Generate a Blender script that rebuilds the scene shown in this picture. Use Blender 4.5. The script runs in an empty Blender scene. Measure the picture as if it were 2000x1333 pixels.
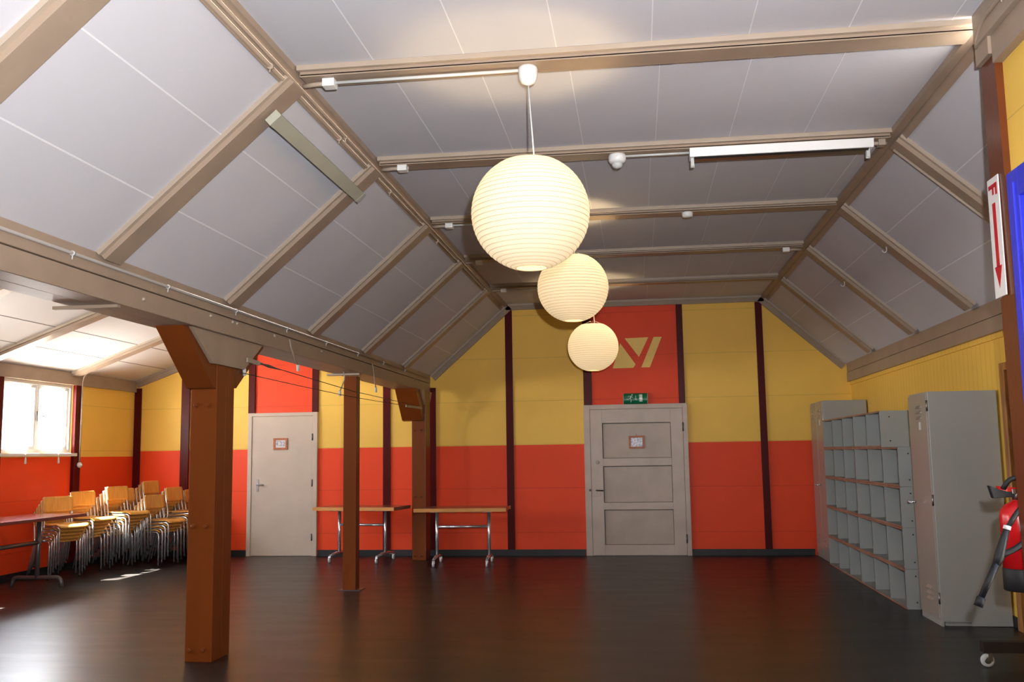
import bpy, bmesh, math, random
from mathutils import Vector, Matrix
random.seed(7)
PI = math.pi
S = bpy.context.scene
COL = S.collection

# ------------------------------------------------------------------ materials
def lin(c):
    c = c / 255.0
    return c / 12.92 if c <= 0.04045 else ((c + 0.055) / 1.055) ** 2.4
def rgb(r, g, b): return (lin(r), lin(g), lin(b), 1.0)

def new_mat(name):
    m = bpy.data.materials.new(name); m.use_nodes = True
    nt = m.node_tree
    return m, nt, nt.nodes['Principled BSDF']

def mat(name, c, rough=0.6, metal=0.0, var=0.06, scale=6.0, bump=0.0, bscale=60.0, spec=0.5, stretch=None, coat=0.0):
    """painted / plain surface with a little noise variation"""
    m, nt, p = new_mat(name)
    p.inputs['Roughness'].default_value = rough
    p.inputs['Metallic'].default_value = metal
    p.inputs['Specular IOR Level'].default_value = spec
    p.inputs['Coat Weight'].default_value = coat
    tc = nt.nodes.new('ShaderNodeTexCoord'); mp = nt.nodes.new('ShaderNodeMapping')
    if stretch: mp.inputs['Scale'].default_value = stretch
    nt.links.new(tc.outputs['Object'], mp.inputs['Vector'])
    if var > 0:
        n = nt.nodes.new('ShaderNodeTexNoise'); n.inputs['Scale'].default_value = scale; n.inputs['Detail'].default_value = 5
        nt.links.new(mp.outputs['Vector'], n.inputs['Vector'])
        r = nt.nodes.new('ShaderNodeValToRGB')
        r.color_ramp.elements[0].position = 0.3; r.color_ramp.elements[1].position = 0.7
        lo = [x * (1 - var) for x in c[:3]] + [1]; hi = [min(1, x * (1 + var)) for x in c[:3]] + [1]
        r.color_ramp.elements[0].color = lo; r.color_ramp.elements[1].color = hi
        nt.links.new(n.outputs['Fac'], r.inputs['Fac']); nt.links.new(r.outputs['Color'], p.inputs['Base Color'])
    else:
        p.inputs['Base Color'].default_value = c
    if bump > 0:
        n2 = nt.nodes.new('ShaderNodeTexNoise'); n2.inputs['Scale'].default_value = bscale; n2.inputs['Detail'].default_value = 4
        nt.links.new(mp.outputs['Vector'], n2.inputs['Vector'])
        b = nt.nodes.new('ShaderNodeBump'); b.inputs['Strength'].default_value = bump; b.inputs['Distance'].default_value = 0.01
        nt.links.new(n2.outputs['Fac'], b.inputs['Height']); nt.links.new(b.outputs['Normal'], p.inputs['Normal'])
    return m

def wood(name, c1, c2, rough=0.45, stretch=(1, 1, 12), scale=5.0, spec=0.4):
    m, nt, p = new_mat(name)
    p.inputs['Roughness'].default_value = rough; p.inputs['Specular IOR Level'].default_value = spec
    tc = nt.nodes.new('ShaderNodeTexCoord'); mp = nt.nodes.new('ShaderNodeMapping')
    mp.inputs['Scale'].default_value = stretch
    nt.links.new(tc.outputs['Object'], mp.inputs['Vector'])
    n = nt.nodes.new('ShaderNodeTexNoise'); n.inputs['Scale'].default_value = scale; n.inputs['Detail'].default_value = 6; n.inputs['Distortion'].default_value = 0.6
    nt.links.new(mp.outputs['Vector'], n.inputs['Vector'])
    r = nt.nodes.new('ShaderNodeValToRGB'); r.color_ramp.elements[0].position = 0.35; r.color_ramp.elements[1].position = 0.65
    r.color_ramp.elements[0].color = c1; r.color_ramp.elements[1].color = c2
    nt.links.new(n.outputs['Fac'], r.inputs['Fac']); nt.links.new(r.outputs['Color'], p.inputs['Base Color'])
    return m

def math_node(nt, op, a, b=None, c=None):
    n = nt.nodes.new('ShaderNodeMath'); n.operation = op
    for i, v in enumerate((a, b, c)):
        if v is None: continue
        if isinstance(v, (int, float)): n.inputs[i].default_value = v
        else: nt.links.new(v, n.inputs[i])
    return n.outputs[0]

def wall_mat(name, border, red_bands=(), seam=0.61, seam_off=0.0, groove=False):
    """two-tone painted board wall: orange red below, yellow above, world coordinates"""
    m, nt, p = new_mat(name)
    p.inputs['Roughness'].default_value = 0.5; p.inputs['Specular IOR Level'].default_value = 0.3
    g = nt.nodes.new('ShaderNodeNewGeometry'); sx = nt.nodes.new('ShaderNodeSeparateXYZ')
    nt.links.new(g.outputs['Position'], sx.inputs['Vector'])
    X, Y, Z = sx.outputs
    f = math_node(nt, 'LESS_THAN', Z, border)
    for a, b in red_bands:
        k = math_node(nt, 'MULTIPLY', math_node(nt, 'GREATER_THAN', X, a), math_node(nt, 'LESS_THAN', X, b))
        f = math_node(nt, 'MAXIMUM', f, k)
    n = nt.nodes.new('ShaderNodeTexNoise'); n.inputs['Scale'].default_value = 2.5; n.inputs['Detail'].default_value = 5
    nt.links.new(g.outputs['Position'], n.inputs['Vector'])
    mx = nt.nodes.new('ShaderNodeMix'); mx.data_type = 'RGBA'
    nt.links.new(f, mx.inputs['Factor'])
    mx.inputs[6].default_value = YEL; mx.inputs[7].default_value = RED
    # board joints
    if groove:
        d = math_node(nt, 'PINGPONG', math_node(nt, 'ADD', Y, 0.0), 0.055); w = 0.004
    else:
        d = math_node(nt, 'PINGPONG', math_node(nt, 'ADD', Z, seam_off), seam / 2); w = 0.0035
    s = math_node(nt, 'LESS_THAN', d, w)
    dark = math_node(nt, 'SUBTRACT', 1.0, math_node(nt, 'MULTIPLY', s, 0.22))
    vv = math_node(nt, 'MULTIPLY', dark, math_node(nt, 'ADD', 0.93, math_node(nt, 'MULTIPLY', n.outputs['Fac'], 0.14)))
    h = nt.nodes.new('ShaderNodeHueSaturation'); nt.links.new(vv, h.inputs['Value']); nt.links.new(mx.outputs[2], h.inputs['Color'])
    nt.links.new(h.outputs['Color'], p.inputs['Base Color'])
    n2 = nt.nodes.new('ShaderNodeTexNoise'); n2.inputs['Scale'].default_value = 90
    nt.links.new(g.outputs['Position'], n2.inputs['Vector'])
    hh = math_node(nt, 'SUBTRACT', math_node(nt, 'MULTIPLY', n2.outputs['Fac'], 0.25), s)
    b = nt.nodes.new('ShaderNodeBump'); b.inputs['Strength'].default_value = 0.25; b.inputs['Distance'].default_value = 0.004
    nt.links.new(hh, b.inputs['Height']); nt.links.new(b.outputs['Normal'], p.inputs['Normal'])
    return m

YEL = rgb(248, 203, 92); RED = rgb(238, 72, 28)
M_backwall = wall_mat('two_tone_wall_paint', 1.551, ((-5.69, -4.70), (-0.69, 0.632)), seam=0.62, seam_off=0.30)
M_leftwall = wall_mat('two_tone_side_wall_paint', 1.475, seam=0.62, seam_off=0.30)
M_rightwall = wall_mat('yellow_panelling', -5, groove=True)
M_plainyel = wall_mat('yellow_wall_paint', -5, seam=0.60, seam_off=0.01)
M_panel = mat('ceiling_board_paint', rgb(203, 202, 208), 0.85, var=0.025, scale=1.5, bump=0.06, bscale=120)
M_panel_l = mat('aisle_ceiling_paint', rgb(222, 218, 214), 0.8, var=0.02, scale=1.5)
M_seam = mat('filled_joint', rgb(232, 231, 234), 0.8, var=0.0)
M_groove = mat('open_joint_and_gap_shade', rgb(120, 112, 105), 0.9, var=0.0)
M_beam = mat('taupe_beam_paint', rgb(158, 139, 121), 0.40, var=0.07, scale=4, bump=0.08, bscale=30, spec=0.3)
M_trim = mat('light_taupe_trim_paint', rgb(170, 154, 137), 0.45, var=0.04)
M_maroon = mat('maroon_gloss_paint', rgb(80, 15, 15), 0.35, var=0.12, scale=8, bump=0.1, bscale=40, spec=0.12)
M_post = mat('brown_gloss_paint', rgb(114, 56, 18), 0.33, spec=0.25, var=0.1, scale=5, bump=0.1, bscale=30, stretch=(1, 1, 0.25))
M_postdark = mat('dark_brown_paint', rgb(104, 50, 22), 0.3, var=0.12, scale=5, bump=0.1, bscale=30)
M_door = mat('greige_door_paint', rgb(196, 180, 163), 0.4, var=0.06, scale=3.0, bump=0.05, bscale=25)
M_door2 = mat('worn_greige_door_paint', rgb(190, 174, 160), 0.4, var=0.11, scale=3.5, bump=0.07, bscale=18)
M_door2p = mat('smudged_greige_panel_paint', rgb(178, 161, 146), 0.4, var=0.10, scale=3.0, bump=0.05, bscale=18)
M_skirt = mat('black_skirting', rgb(24, 26, 29), 0.5, var=0.05)
M_locker = mat('grey_locker_enamel', rgb(162, 164, 159), 0.38, var=0.03, scale=2)
M_locker_f = mat('greige_locker_enamel', rgb(162, 155, 143), 0.28, var=0.03, scale=2)
M_shelf = mat('grey_shelf_paint', rgb(162, 166, 161), 0.5, var=0.04, scale=3)
M_shelfedge = wood('bare_plywood_edge', rgb(142, 104, 86), rgb(168, 128, 108), 0.5, stretch=(8, 1, 8))
M_ply = wood('beech_plywood', rgb(206, 146, 66), rgb(222, 166, 84), 0.35, stretch=(1, 9, 1), scale=4)
M_chrome = mat('chrome_tube', rgb(222, 222, 226), 0.24, 0.8, var=0.0)
M_steel = mat('satin_steel', rgb(150, 150, 150), 0.35, 1.0, var=0.05)
M_darksteel = mat('dark_grey_steel', rgb(112, 112, 112), 0.35, 0.6, var=0.05)
M_rubber = mat('black_rubber', rgb(22, 22, 22), 0.6, var=0.1)
M_black = mat('black_plastic', rgb(22, 22, 24), 0.55, var=0.05)
M_white = mat('white_plastic', rgb(236, 236, 234), 0.35, var=0.0)
M_wgrey = mat('pale_grey_plastic', rgb(205, 207, 205), 0.4, var=0.0)
M_greengrey = mat('greenish_grey_enamel', rgb(176, 176, 158), 0.45, var=0.04)
M_tabletop = wood('brown_table_laminate', rgb(140, 88, 66), rgb(160, 104, 78), 0.22, stretch=(1, 8, 1), scale=4, spec=0.6)
M_tabledge = wood('beech_table_edge', rgb(196, 134, 66), rgb(214, 154, 84), 0.4, stretch=(1, 8, 8))
M_table2 = wood('dark_table_laminate', rgb(128, 74, 66), rgb(146, 90, 80), 0.2, stretch=(8, 1, 1), spec=1.0)
M_table2e = mat('dark_red_table_edge', rgb(120, 56, 48), 0.4, var=0.08)
M_natwood = wood('natural_pine', rgb(150, 92, 44), rgb(196, 140, 80), 0.5, stretch=(6, 6, 0.8), scale=4)
M_blue = mat('blue_gloss_paint', rgb(52, 58, 205), 0.35, var=0.03)
M_red = mat('red_enamel', rgb(206, 24, 28), 0.25, var=0.03, spec=0.6)
M_signwhite = mat('sign_white', rgb(232, 230, 226), 0.4, var=0.0)
M_signred = mat('sign_red', rgb(190, 18, 34), 0.4, var=0.0)
M_green = mat('exit_sign_green', rgb(10, 118, 78), 0.18, var=0.04, spec=0.7)
M_pict = mat('exit_sign_white', rgb(214, 232, 222), 0.25, var=0.0)
M_logo = mat('yellow_emblem_paint', rgb(250, 214, 112), 0.5, var=0.03)
M_framewood = wood('orange_brown_frame', rgb(160, 84, 40), rgb(186, 106, 56), 0.4)
M_paper = mat('paper', rgb(228, 226, 226), 0.7, var=0.02)
M_print = mat('grey_print', rgb(150, 146, 160), 0.7, var=0.0)
M_winpaint = mat('white_window_paint', rgb(226, 224, 216), 0.4, var=0.03)
M_wire = mat('steel_wire', rgb(70, 62, 56), 0.5, 0.5, var=0.0)
M_mark = mat('pale_scrape', rgb(214, 208, 198), 0.6, var=0.0)
M_darkin = mat('dark_void_paint', rgb(40, 30, 24), 0.7, var=0.05)
M_dolly = mat('dark_brown_board', rgb(32, 22, 19), 0.5, var=0.1)
M_pipe = mat('grey_conduit_paint', rgb(160, 152, 146), 0.5, var=0.03)
M_ground = mat('pale_gravel', rgb(214, 210, 202), 0.9, var=0.1)
M_sun_trim = mat('added_overhang_timber', rgb(120, 100, 84), 0.7, var=0.1)

# photograph pinned in the right door's frame: soft grey-violet blotches
M_photo, nt, p = new_mat('small_photo_print')
tc = nt.nodes.new('ShaderNodeTexCoord'); n = nt.nodes.new('ShaderNodeTexNoise'); n.inputs['Scale'].default_value = 34
nt.links.new(tc.outputs['Object'], n.inputs['Vector']); r = nt.nodes.new('ShaderNodeValToRGB')
r.color_ramp.elements[0].position = 0.35; r.color_ramp.elements[0].color = rgb(110, 106, 118)
r.color_ramp.elements[1].position = 0.62; r.color_ramp.elements[1].color = rgb(206, 208, 222)
nt.links.new(n.outputs['Fac'], r.inputs['Fac']); nt.links.new(r.outputs['Color'], p.inputs['Base Color']); p.inputs['Roughness'].default_value = 0.3

# floor: black linoleum with faint scuffs
M_floor, nt, p = new_mat('black_linoleum')
g = nt.nodes.new('ShaderNodeNewGeometry'); n = nt.nodes.new('ShaderNodeTexNoise'); n.inputs['Scale'].default_value = 1.4; n.inputs['Detail'].default_value = 8
mp = nt.nodes.new('ShaderNodeMapping'); mp.inputs['Scale'].default_value = (1, 3, 1)
nt.links.new(g.outputs['Position'], mp.inputs['Vector']); nt.links.new(mp.outputs['Vector'], n.inputs['Vector'])
r = nt.nodes.new('ShaderNodeValToRGB'); r.color_ramp.elements[0].position = 0.3; r.color_ramp.elements[1].position = 0.75
r.color_ramp.elements[0].color = rgb(30, 27, 26); r.color_ramp.elements[1].color = rgb(40, 37, 35)
nt.links.new(n.outputs['Fac'], r.inputs['Fac']); nt.links.new(r.outputs['Color'], p.inputs['Base Color'])
p.inputs['Specular IOR Level'].default_value = 0.38
rr = math_node(nt, 'ADD', 0.27, math_node(nt, 'MULTIPLY', n.outputs['Fac'], 0.14)); nt.links.new(rr, p.inputs['Roughness'])

# window glass: mostly transparent with a faint reflection
M_glass, nt, p = new_mat('window_glass'); nt.nodes.remove(p)
tr = nt.nodes.new('ShaderNodeBsdfTransparent'); gl = nt.nodes.new('ShaderNodeBsdfGlossy'); gl.inputs['Roughness'].default_value = 0.02
mx = nt.nodes.new('ShaderNodeMixShader'); mx.inputs['Fac'].default_value = 0.07
nt.links.new(tr.outputs[0], mx.inputs[1]); nt.links.new(gl.outputs[0], mx.inputs[2])
nt.links.new(mx.outputs[0], nt.nodes['Material Output'].inputs['Surface'])

# sheer curtain
M_sheer, nt, p = new_mat('sheer_white_curtain'); nt.nodes.remove(p)
tr = nt.nodes.new('ShaderNodeBsdfTransparent'); tl = nt.nodes.new('ShaderNodeBsdfTranslucent'); df = nt.nodes.new('ShaderNodeBsdfDiffuse')
for q in (tl, df): q.inputs['Color'].default_value = rgb(244, 244, 246)
a = nt.nodes.new('ShaderNodeMixShader'); a.inputs['Fac'].default_value = 0.45
nt.links.new(tl.outputs[0], a.inputs[1]); nt.links.new(df.outputs[0], a.inputs[2])
b = nt.nodes.new('ShaderNodeMixShader'); b.inputs['Fac'].default_value = 0.5
nt.links.new(tr.outputs[0], b.inputs[1]); nt.links.new(a.outputs[0], b.inputs[2])
nt.links.new(b.outputs[0], nt.nodes['Material Output'].inputs['Surface'])

# rice paper of the lanterns: translucent, lit by the bulb inside
M_lantern, nt, p = new_mat('rice_paper'); nt.nodes.remove(p)
tl = nt.nodes.new('ShaderNodeBsdfTranslucent'); df = nt.nodes.new('ShaderNodeBsdfDiffuse'); em = nt.nodes.new('ShaderNodeEmission')
tl.inputs['Color'].default_value = (0.17, 0.162, 0.14, 1); df.inputs['Color'].default_value = rgb(236, 230, 218)
em.inputs['Color'].default_value = rgb(255, 232, 190); em.inputs['Strength'].default_value = 0.26
a = nt.nodes.new('ShaderNodeMixShader'); a.inputs['Fac'].default_value = 0.45
nt.links.new(tl.outputs[0], a.inputs[1]); nt.links.new(df.outputs[0], a.inputs[2])
ad = nt.nodes.new('ShaderNodeAddShader'); nt.links.new(a.outputs[0], ad.inputs[0]); nt.links.new(em.outputs[0], ad.inputs[1])
nt.links.new(ad.outputs[0], nt.nodes['Material Output'].inputs['Surface'])
M_rib = mat('bamboo_rib', rgb(196, 168, 132), 0.7, var=0.0)
M_bulb, nt, p = new_mat('glowing_bulb')
p.inputs['Base Color'].default_value = (1, 1, 1, 1); p.inputs['Emission Color'].default_value = rgb(255, 222, 168); p.inputs['Emission Strength'].default_value = 480.0

# ------------------------------------------------------------------ mesh helpers
def box(bm, x0, x1, y0, y1, z0, z1, mi=0, bev=0.0):
    vs = [bm.verts.new(v) for v in ((x0, y0, z0), (x1, y0, z0), (x1, y1, z0), (x0, y1, z0), (x0, y0, z1), (x1, y0, z1), (x1, y1, z1), (x0, y1, z1))]
    fs = [bm.faces.new([vs[i] for i in f]) for f in ((3, 2, 1, 0), (4, 5, 6, 7), (0, 1, 5, 4), (1, 2, 6, 5), (2, 3, 7, 6), (3, 0, 4, 7))]
    for f in fs: f.material_index = mi
    if bev > 0:
        es = {e for f in fs for e in f.edges}
        r = bmesh.ops.bevel(bm, geom=list(es), offset=bev, segments=2, affect='EDGES', profile=0.7)
        for f in r['faces']: f.material_index = mi
    return vs

def prism(bm, poly, axis, a, b, mi=0, bev=0.0):
    """poly: 2D points in the two other axes (cyclic order after axis: x->(y,z), y->(x,z), z->(x,y)), extruded from a to b"""
    def P(p, t):
        if axis == 'x': return (t, p[0], p[1])
        if axis == 'y': return (p[0], t, p[1])
        return (p[0], p[1], t)
    A = [bm.verts.new(P(p, a)) for p in poly]; Bv = [bm.verts.new(P(p, b)) for p in poly]
    n = len(poly); fs = [bm.faces.new(A[::-1]), bm.faces.new(Bv)]
    for i in range(n): fs.append(bm.faces.new((A[i], A[(i + 1) % n], Bv[(i + 1) % n], Bv[i])))
    for f in fs: f.material_index = mi
    bmesh.ops.recalc_face_normals(bm, faces=fs)
    if bev > 0:
        es = {e for f in fs for e in f.edges}
        bmesh.ops.bevel(bm, geom=list(es), offset=bev, segments=2, affect='EDGES', profile=0.7)

def obox(bm, o, ux, uy, uz, sx, sy, sz, mi=0):
    """box from corner o along three vectors"""
    o = Vector(o); ux = Vector(ux).normalized() * sx; uy = Vector(uy).normalized() * sy; uz = Vector(uz).normalized() * sz
    vs = [bm.verts.new(o + a * ux + b * uy + c * uz) for a, b, c in ((0, 0, 0), (1, 0, 0), (1, 1, 0), (0, 1, 0), (0, 0, 1), (1, 0, 1), (1, 1, 1), (0, 1, 1))]
    fs = [bm.faces.new([vs[i] for i in f]) for f in ((3, 2, 1, 0), (4, 5, 6, 7), (0, 1, 5, 4), (1, 2, 6, 5), (2, 3, 7, 6), (3, 0, 4, 7))]
    for f in fs: f.material_index = mi
    bmesh.ops.recalc_face_normals(bm, faces=fs)

def tube(bm, pts, r, seg=10, cap=True, mi=0):
    pts = [Vector(p) for p in pts]; rings = []
    rs = r if isinstance(r, (list, tuple)) else [r] * len(pts)
    prev = None
    for i, p in enumerate(pts):
        if i == 0: t = pts[1] - p
        elif i == len(pts) - 1: t = p - pts[i - 1]
        else: t = (pts[i + 1] - p).normalized() + (p - pts[i - 1]).normalized()
        t.normalize()
        if prev is None:
            a = Vector((0, 0, 1)) if abs(t.z) < 0.9 else Vector((1, 0, 0))
            u = t.cross(a).normalized()
        else:
            u = (prev - t * prev.dot(t)).normalized()
        prev = u; v = t.cross(u)
        rings.append([bm.verts.new(p + rs[i] * (math.cos(2 * PI * k / seg) * u + math.sin(2 * PI * k / seg) * v)) for k in range(seg)])
    fs = []
    for a, b in zip(rings, rings[1:]):
        for k in range(seg):
            f = bm.faces.new((a[k], a[(k + 1) % seg], b[(k + 1) % seg], b[k])); f.smooth = True; fs.append(f)
    if cap: fs.append(bm.faces.new(rings[0][::-1])); fs.append(bm.faces.new(rings[-1]))
    for f in fs: f.material_index = mi
    bmesh.ops.recalc_face_normals(bm, faces=fs)

def fillet(pts, rad, n=5):
    """round the inner corners of a polyline"""
    pts = [Vector(p) for p in pts]; out = [pts[0]]
    for a, b, c in zip(pts, pts[1:], pts[2:]):
        d1 = (a - b); d2 = (c - b); l = min(rad, d1.length * 0.48, d2.length * 0.48)
        p1 = b + d1.normalized() * l; p2 = b + d2.normalized() * l
        for k in range(n + 1):
            t = k / n; out.append((1 - t) ** 2 * p1 + 2 * t * (1 - t) * b + t * t * p2)
    out.append(pts[-1]); return out

def lathe(bm, prof, c, seg=24, axis='z', mi=0, smooth=True, cap=True):
    c = Vector(c); rings = []
    for r, h in prof:
        ring = []
        for k in range(seg):
            a = 2 * PI * k / seg; x, y = r * math.cos(a), r * math.sin(a)
            v = {'z': (x, y, h), 'y': (x, h, y), 'x': (h, x, y)}[axis]
            ring.append(bm.verts.new(c + Vector(v)))
        rings.append(ring)
    fs = []
    for a, b in zip(rings, rings[1:]):
        for k in range(seg):
            f = bm.faces.new((a[k], a[(k + 1) % seg], b[(k + 1) % seg], b[k])); f.smooth = smooth; fs.append(f)
    if cap:
        if prof[0][0] > 1e-4: fs.append(bm.faces.new(rings[0][::-1]))
        if prof[-1][0] > 1e-4: fs.append(bm.faces.new(rings[-1]))
    for f in fs: f.material_index = mi
    bmesh.ops.recalc_face_normals(bm, faces=fs)

def polyplate(bm, pts3, n, th, mi=0):
    """flat polygon of 3D points given thickness th along n"""
    n = Vector(n).normalized() * th
    A = [bm.verts.new(Vector(p)) for p in pts3]; Bv = [bm.verts.new(Vector(p) + n) for p in pts3]
    m = len(A); fs = [bm.faces.new(A[::-1]), bm.faces.new(Bv)]
    for i in range(m): fs.append(bm.faces.new((A[i], A[(i + 1) % m], Bv[(i + 1) % m], Bv[i])))
    for f in fs: f.material_index = mi
    bmesh.ops.recalc_face_normals(bm, faces=fs)

def NB(): return bmesh.new()
def tag(o, label=None, cat=None, group=None, kind=None):
    if label: o['label'] = label
    if cat: o['category'] = cat
    if group: o['group'] = group
    if kind: o['kind'] = kind
    return o
def wm(o):
    """world matrix from the parent chain, before the depsgraph has run"""
    m = o.matrix_basis.copy()
    return wm(o.parent) @ m if o.parent else m
def obj(name, bm, mats, parent=None, local=False):
    """link the bmesh as ONE mesh object. Coordinates are world unless local."""
    if not isinstance(mats, (list, tuple)): mats = [mats]
    me = bpy.data.meshes.new(name); bm.to_mesh(me); bm.free()
    for m in mats: me.materials.append(m)
    o = bpy.data.objects.new(name, me); COL.objects.link(o)
    if parent is not None:
        o.parent = parent
        if not local: me.transform(wm(parent).inverted())
    elif not local:
        xs = [v.co for v in me.vertices]
        c = Vector(((min(v.x for v in xs) + max(v.x for v in xs)) / 2, (min(v.y for v in xs) + max(v.y for v in xs)) / 2, min(v.z for v in xs)))
        me.transform(Matrix.Translation(-c)); o.location = c
    return o
def part(name, bm, m, parent, local=False, label=None):
    o = obj(name, bm, m, parent, local)
    if label: o['label'] = label
    return o
def thing(name, label, cat, loc=(0, 0, 0), rz=0.0, group=None, kind=None):
    o = bpy.data.objects.new(name, None); COL.objects.link(o); o.empty_display_size = 0.1
    o.location = loc; o.rotation_euler = (0, 0, rz)
    return tag(o, label, cat, group, kind)
def struct(name, bm, m, parent=None, label=None, cat=None):
    o = obj(name, bm, m, parent)
    if parent is None: o['kind'] = 'structure'
    return tag(o, label, cat)
def copy_tree(o, parent=None):
    c = o.copy(); COL.objects.link(c)
    if parent: c.parent = parent
    for ch in list(o.children): copy_tree(ch, c)
    return c

# ------------------------------------------------------------------ dimensions (metres; camera over the origin, +Y to the end wall)
D = 13.62            # end wall
ZC = 3.59            # flat ceiling
XL, XR = -1.83, 1.79 # ceiling breaks
XB, ZB0, ZB1 = -2.97, 2.33, 2.585  # long aisle beam: room side face, bottom, top
XW = 2.93; XE = 2.88; ZE0, ZE1 = 2.345, 2.60  # right wall, right eaves beam
XLW = -7.55; ZLW = 2.60
RY = [3.27, 4.886, 6.548, 8.349, 10.06, 11.876]   # rafters
Y0 = -3.5
AS = 0.36            # aisle ceiling slope
def aisle_z(x): return ZLW + AS * (x - XLW)
def left_z(x): return ZC + (x - XL) * (ZC - ZB1) / (XL - XB)
def right_z(x): return ZC - (x - XR) * (ZC - ZE1) / (XE - XR)

# ------------------------------------------------------------------ shell
bm = NB(); box(bm, XLW - 0.2, XW + 0.1, Y0 - 0.1, D + 0.1, -0.15, 0.0); struct('floor', bm, M_floor)

# end wall, one plate with two door openings left closed by the doors themselves
bm = NB()
prism(bm, [(XLW - 0.2, 0), (XW + 0.1, 0), (XW + 0.1, ZE1 + 0.02), (XR, ZC + 0.02), (XL, ZC + 0.02), (XL - 0.4, ZC + 0.55), (-3.2, 4.2), (XLW - 0.2, ZLW - 0.05)], 'y', D, D + 0.12)
struct('wall_back', bm, M_backwall)
# left wall with three window openings
WIN = [(10.54, 12.0), (7.25, 8.71), (3.95, 5.41)]; WZ0, WZ1 = 1.53, 2.44
bm = NB(); xa, xb = XLW - 0.16, XLW
box(bm, xa, xb, Y0, D, 0, WZ0); box(bm, xa, xb, Y0, D, WZ1, ZLW + 0.03)
ys = [Y0] + [v for w in sorted(WIN) for v in w] + [D]
for i in range(0, len(ys), 2): box(bm, xa, xb, ys[i], ys[i + 1], WZ0, WZ1)
struct('wall_left', bm, M_leftwall)
# right wall beyond the partition, with the doorway cut out
DY0, DY1, DZ = 7.14, 7.98, 2.03
bm = NB()
box(bm, XW, XW + 0.1, DY1, D, 0, ZE0 + 0.15); box(bm, XW, XW + 0.1, 4.92, DY0, 0, ZE0 + 0.15); box(bm, XW, XW + 0.1, DY0, DY1, DZ, ZE0 + 0.15)
struct('wall_right', bm, M_rightwall)
# partition wall to the right of the camera and the return wall behind its post
bm = NB()
box(bm, 1.812, 1.90, 4.64, 4.72, 0, ZC + 0.1)
box(bm, 1.812, 1.90, 3.62, 4.64, 2.66, ZC + 0.1); box(bm, 1.812, 1.90, Y0, 3.62, 0, ZC + 0.1)
struct('wall_inner', bm, M_plainyel)
bm = NB(); box(bm, 1.885, XW, 4.92, 5.0, 0, ZC); struct('wall_return', bm, M_plainyel)
# wall behind the camera
bm = NB(); box(bm, XLW - 0.1, 1.9, Y0 - 0.1, Y0, 0, 4.3); struct('wall_front', bm, M_plainyel)

# ceiling: flat middle, two slopes, the aisle slope; joints are part of it
bm = NB()
def quad(bm, pts, mi=0, th=0.04):
    pts = [Vector(p) for p in pts]; n = (pts[1] - pts[0]).cross(pts[2] - pts[0]).normalized()
    if n.z < 0: n = -n
    polyplate(bm, pts, n, th, mi)
quad(bm, [(XL, Y0, ZC), (XR + 0.02, Y0, ZC), (XR + 0.02, D, ZC), (XL, D, ZC)])
quad(bm, [(XB - 0.05, Y0, left_z(XB - 0.05)), (XL, Y0, ZC), (XL, D, ZC), (XB - 0.05, D, left_z(XB - 0.05))])
quad(bm, [(XR, 4.9, ZC), (XW + 0.06, 4.9, right_z(XW + 0.06)), (XW + 0.06, D, right_z(XW + 0.06)), (XR, D, ZC)])
quad(bm, [(XLW - 0.16, Y0, aisle_z(XLW - 0.16)), (-3.2, Y0, aisle_z(-3.2)), (-3.2, D, aisle_z(-3.2)), (XLW - 0.16, D, aisle_z(XLW - 0.16))], 2)
box(bm, -3.2, -3.16, Y0, D, 2.5, aisle_z(-3.2) + 0.05, 2)      # upright board above the beam
bays = [Y0] + RY + [D]
offs = [-1.36, -1.38, -1.33, -1.36, -1.30, -1.38, -1.33]
for i in range(len(bays) - 1):
    a, b = bays[i] + 0.02, bays[i + 1]
    for k in range(7):
        x = offs[i] + 0.505 * k
        if XL + 0.1 < x < XR - 0.1: box(bm, x - 0.0028, x + 0.0028, a, b, ZC - 0.0015, ZC + 0.002, 1)
    for x in (-2.25, -2.64):
        z = left_z(x); obox(bm, (x - 0.003, a, z - 0.0045), (1, 0, 0.875), (0, 1, 0), (-0.66, 0, 0.75), 0.008, b - a, 0.004, 1)
    if i > 0:
        for x in (2.16, 2.55):
            z = right_z(x); obox(bm, (x - 0.003, max(a, 5.0), z + 0.001), (1, 0, -0.91), (0, 1, 0), (0.67, 0, 0.74), 0.008, b - max(a, 5.0), 0.004, 1)
    for k in range(1, 9):
        x = XLW + 0.02 + 0.475 * k
        if x < -3.3: obox(bm, (x, a, aisle_z(x) - 0.002), (1, 0, AS), (0, 1, 0), (0, 0, 1), 0.010, b - a, 0.004, 3)
struct('ceiling', bm, [M_panel, M_seam, M_panel_l, M_groove])

# skirting
def skirt(name, segs):
    bm = NB()
    for s in segs: box(bm, *s)
    struct(name, bm, M_skirt)
skirt('baseboard_back', [(XLW + 0.01, -5.745, D - 0.015, D, 0, 0.085), (-4.655, -0.765, D - 0.015, D, 0, 0.085), (0.70, 2.34, D - 0.015, D, 0, 0.085)])
skirt('baseboard_left', [(XLW, XLW + 0.015, Y0, D - 0.02, 0, 0.085)])
skirt('baseboard_right', [(XW - 0.015, XW, 8.09, D - 0.02, 0, 0.085)])

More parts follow.
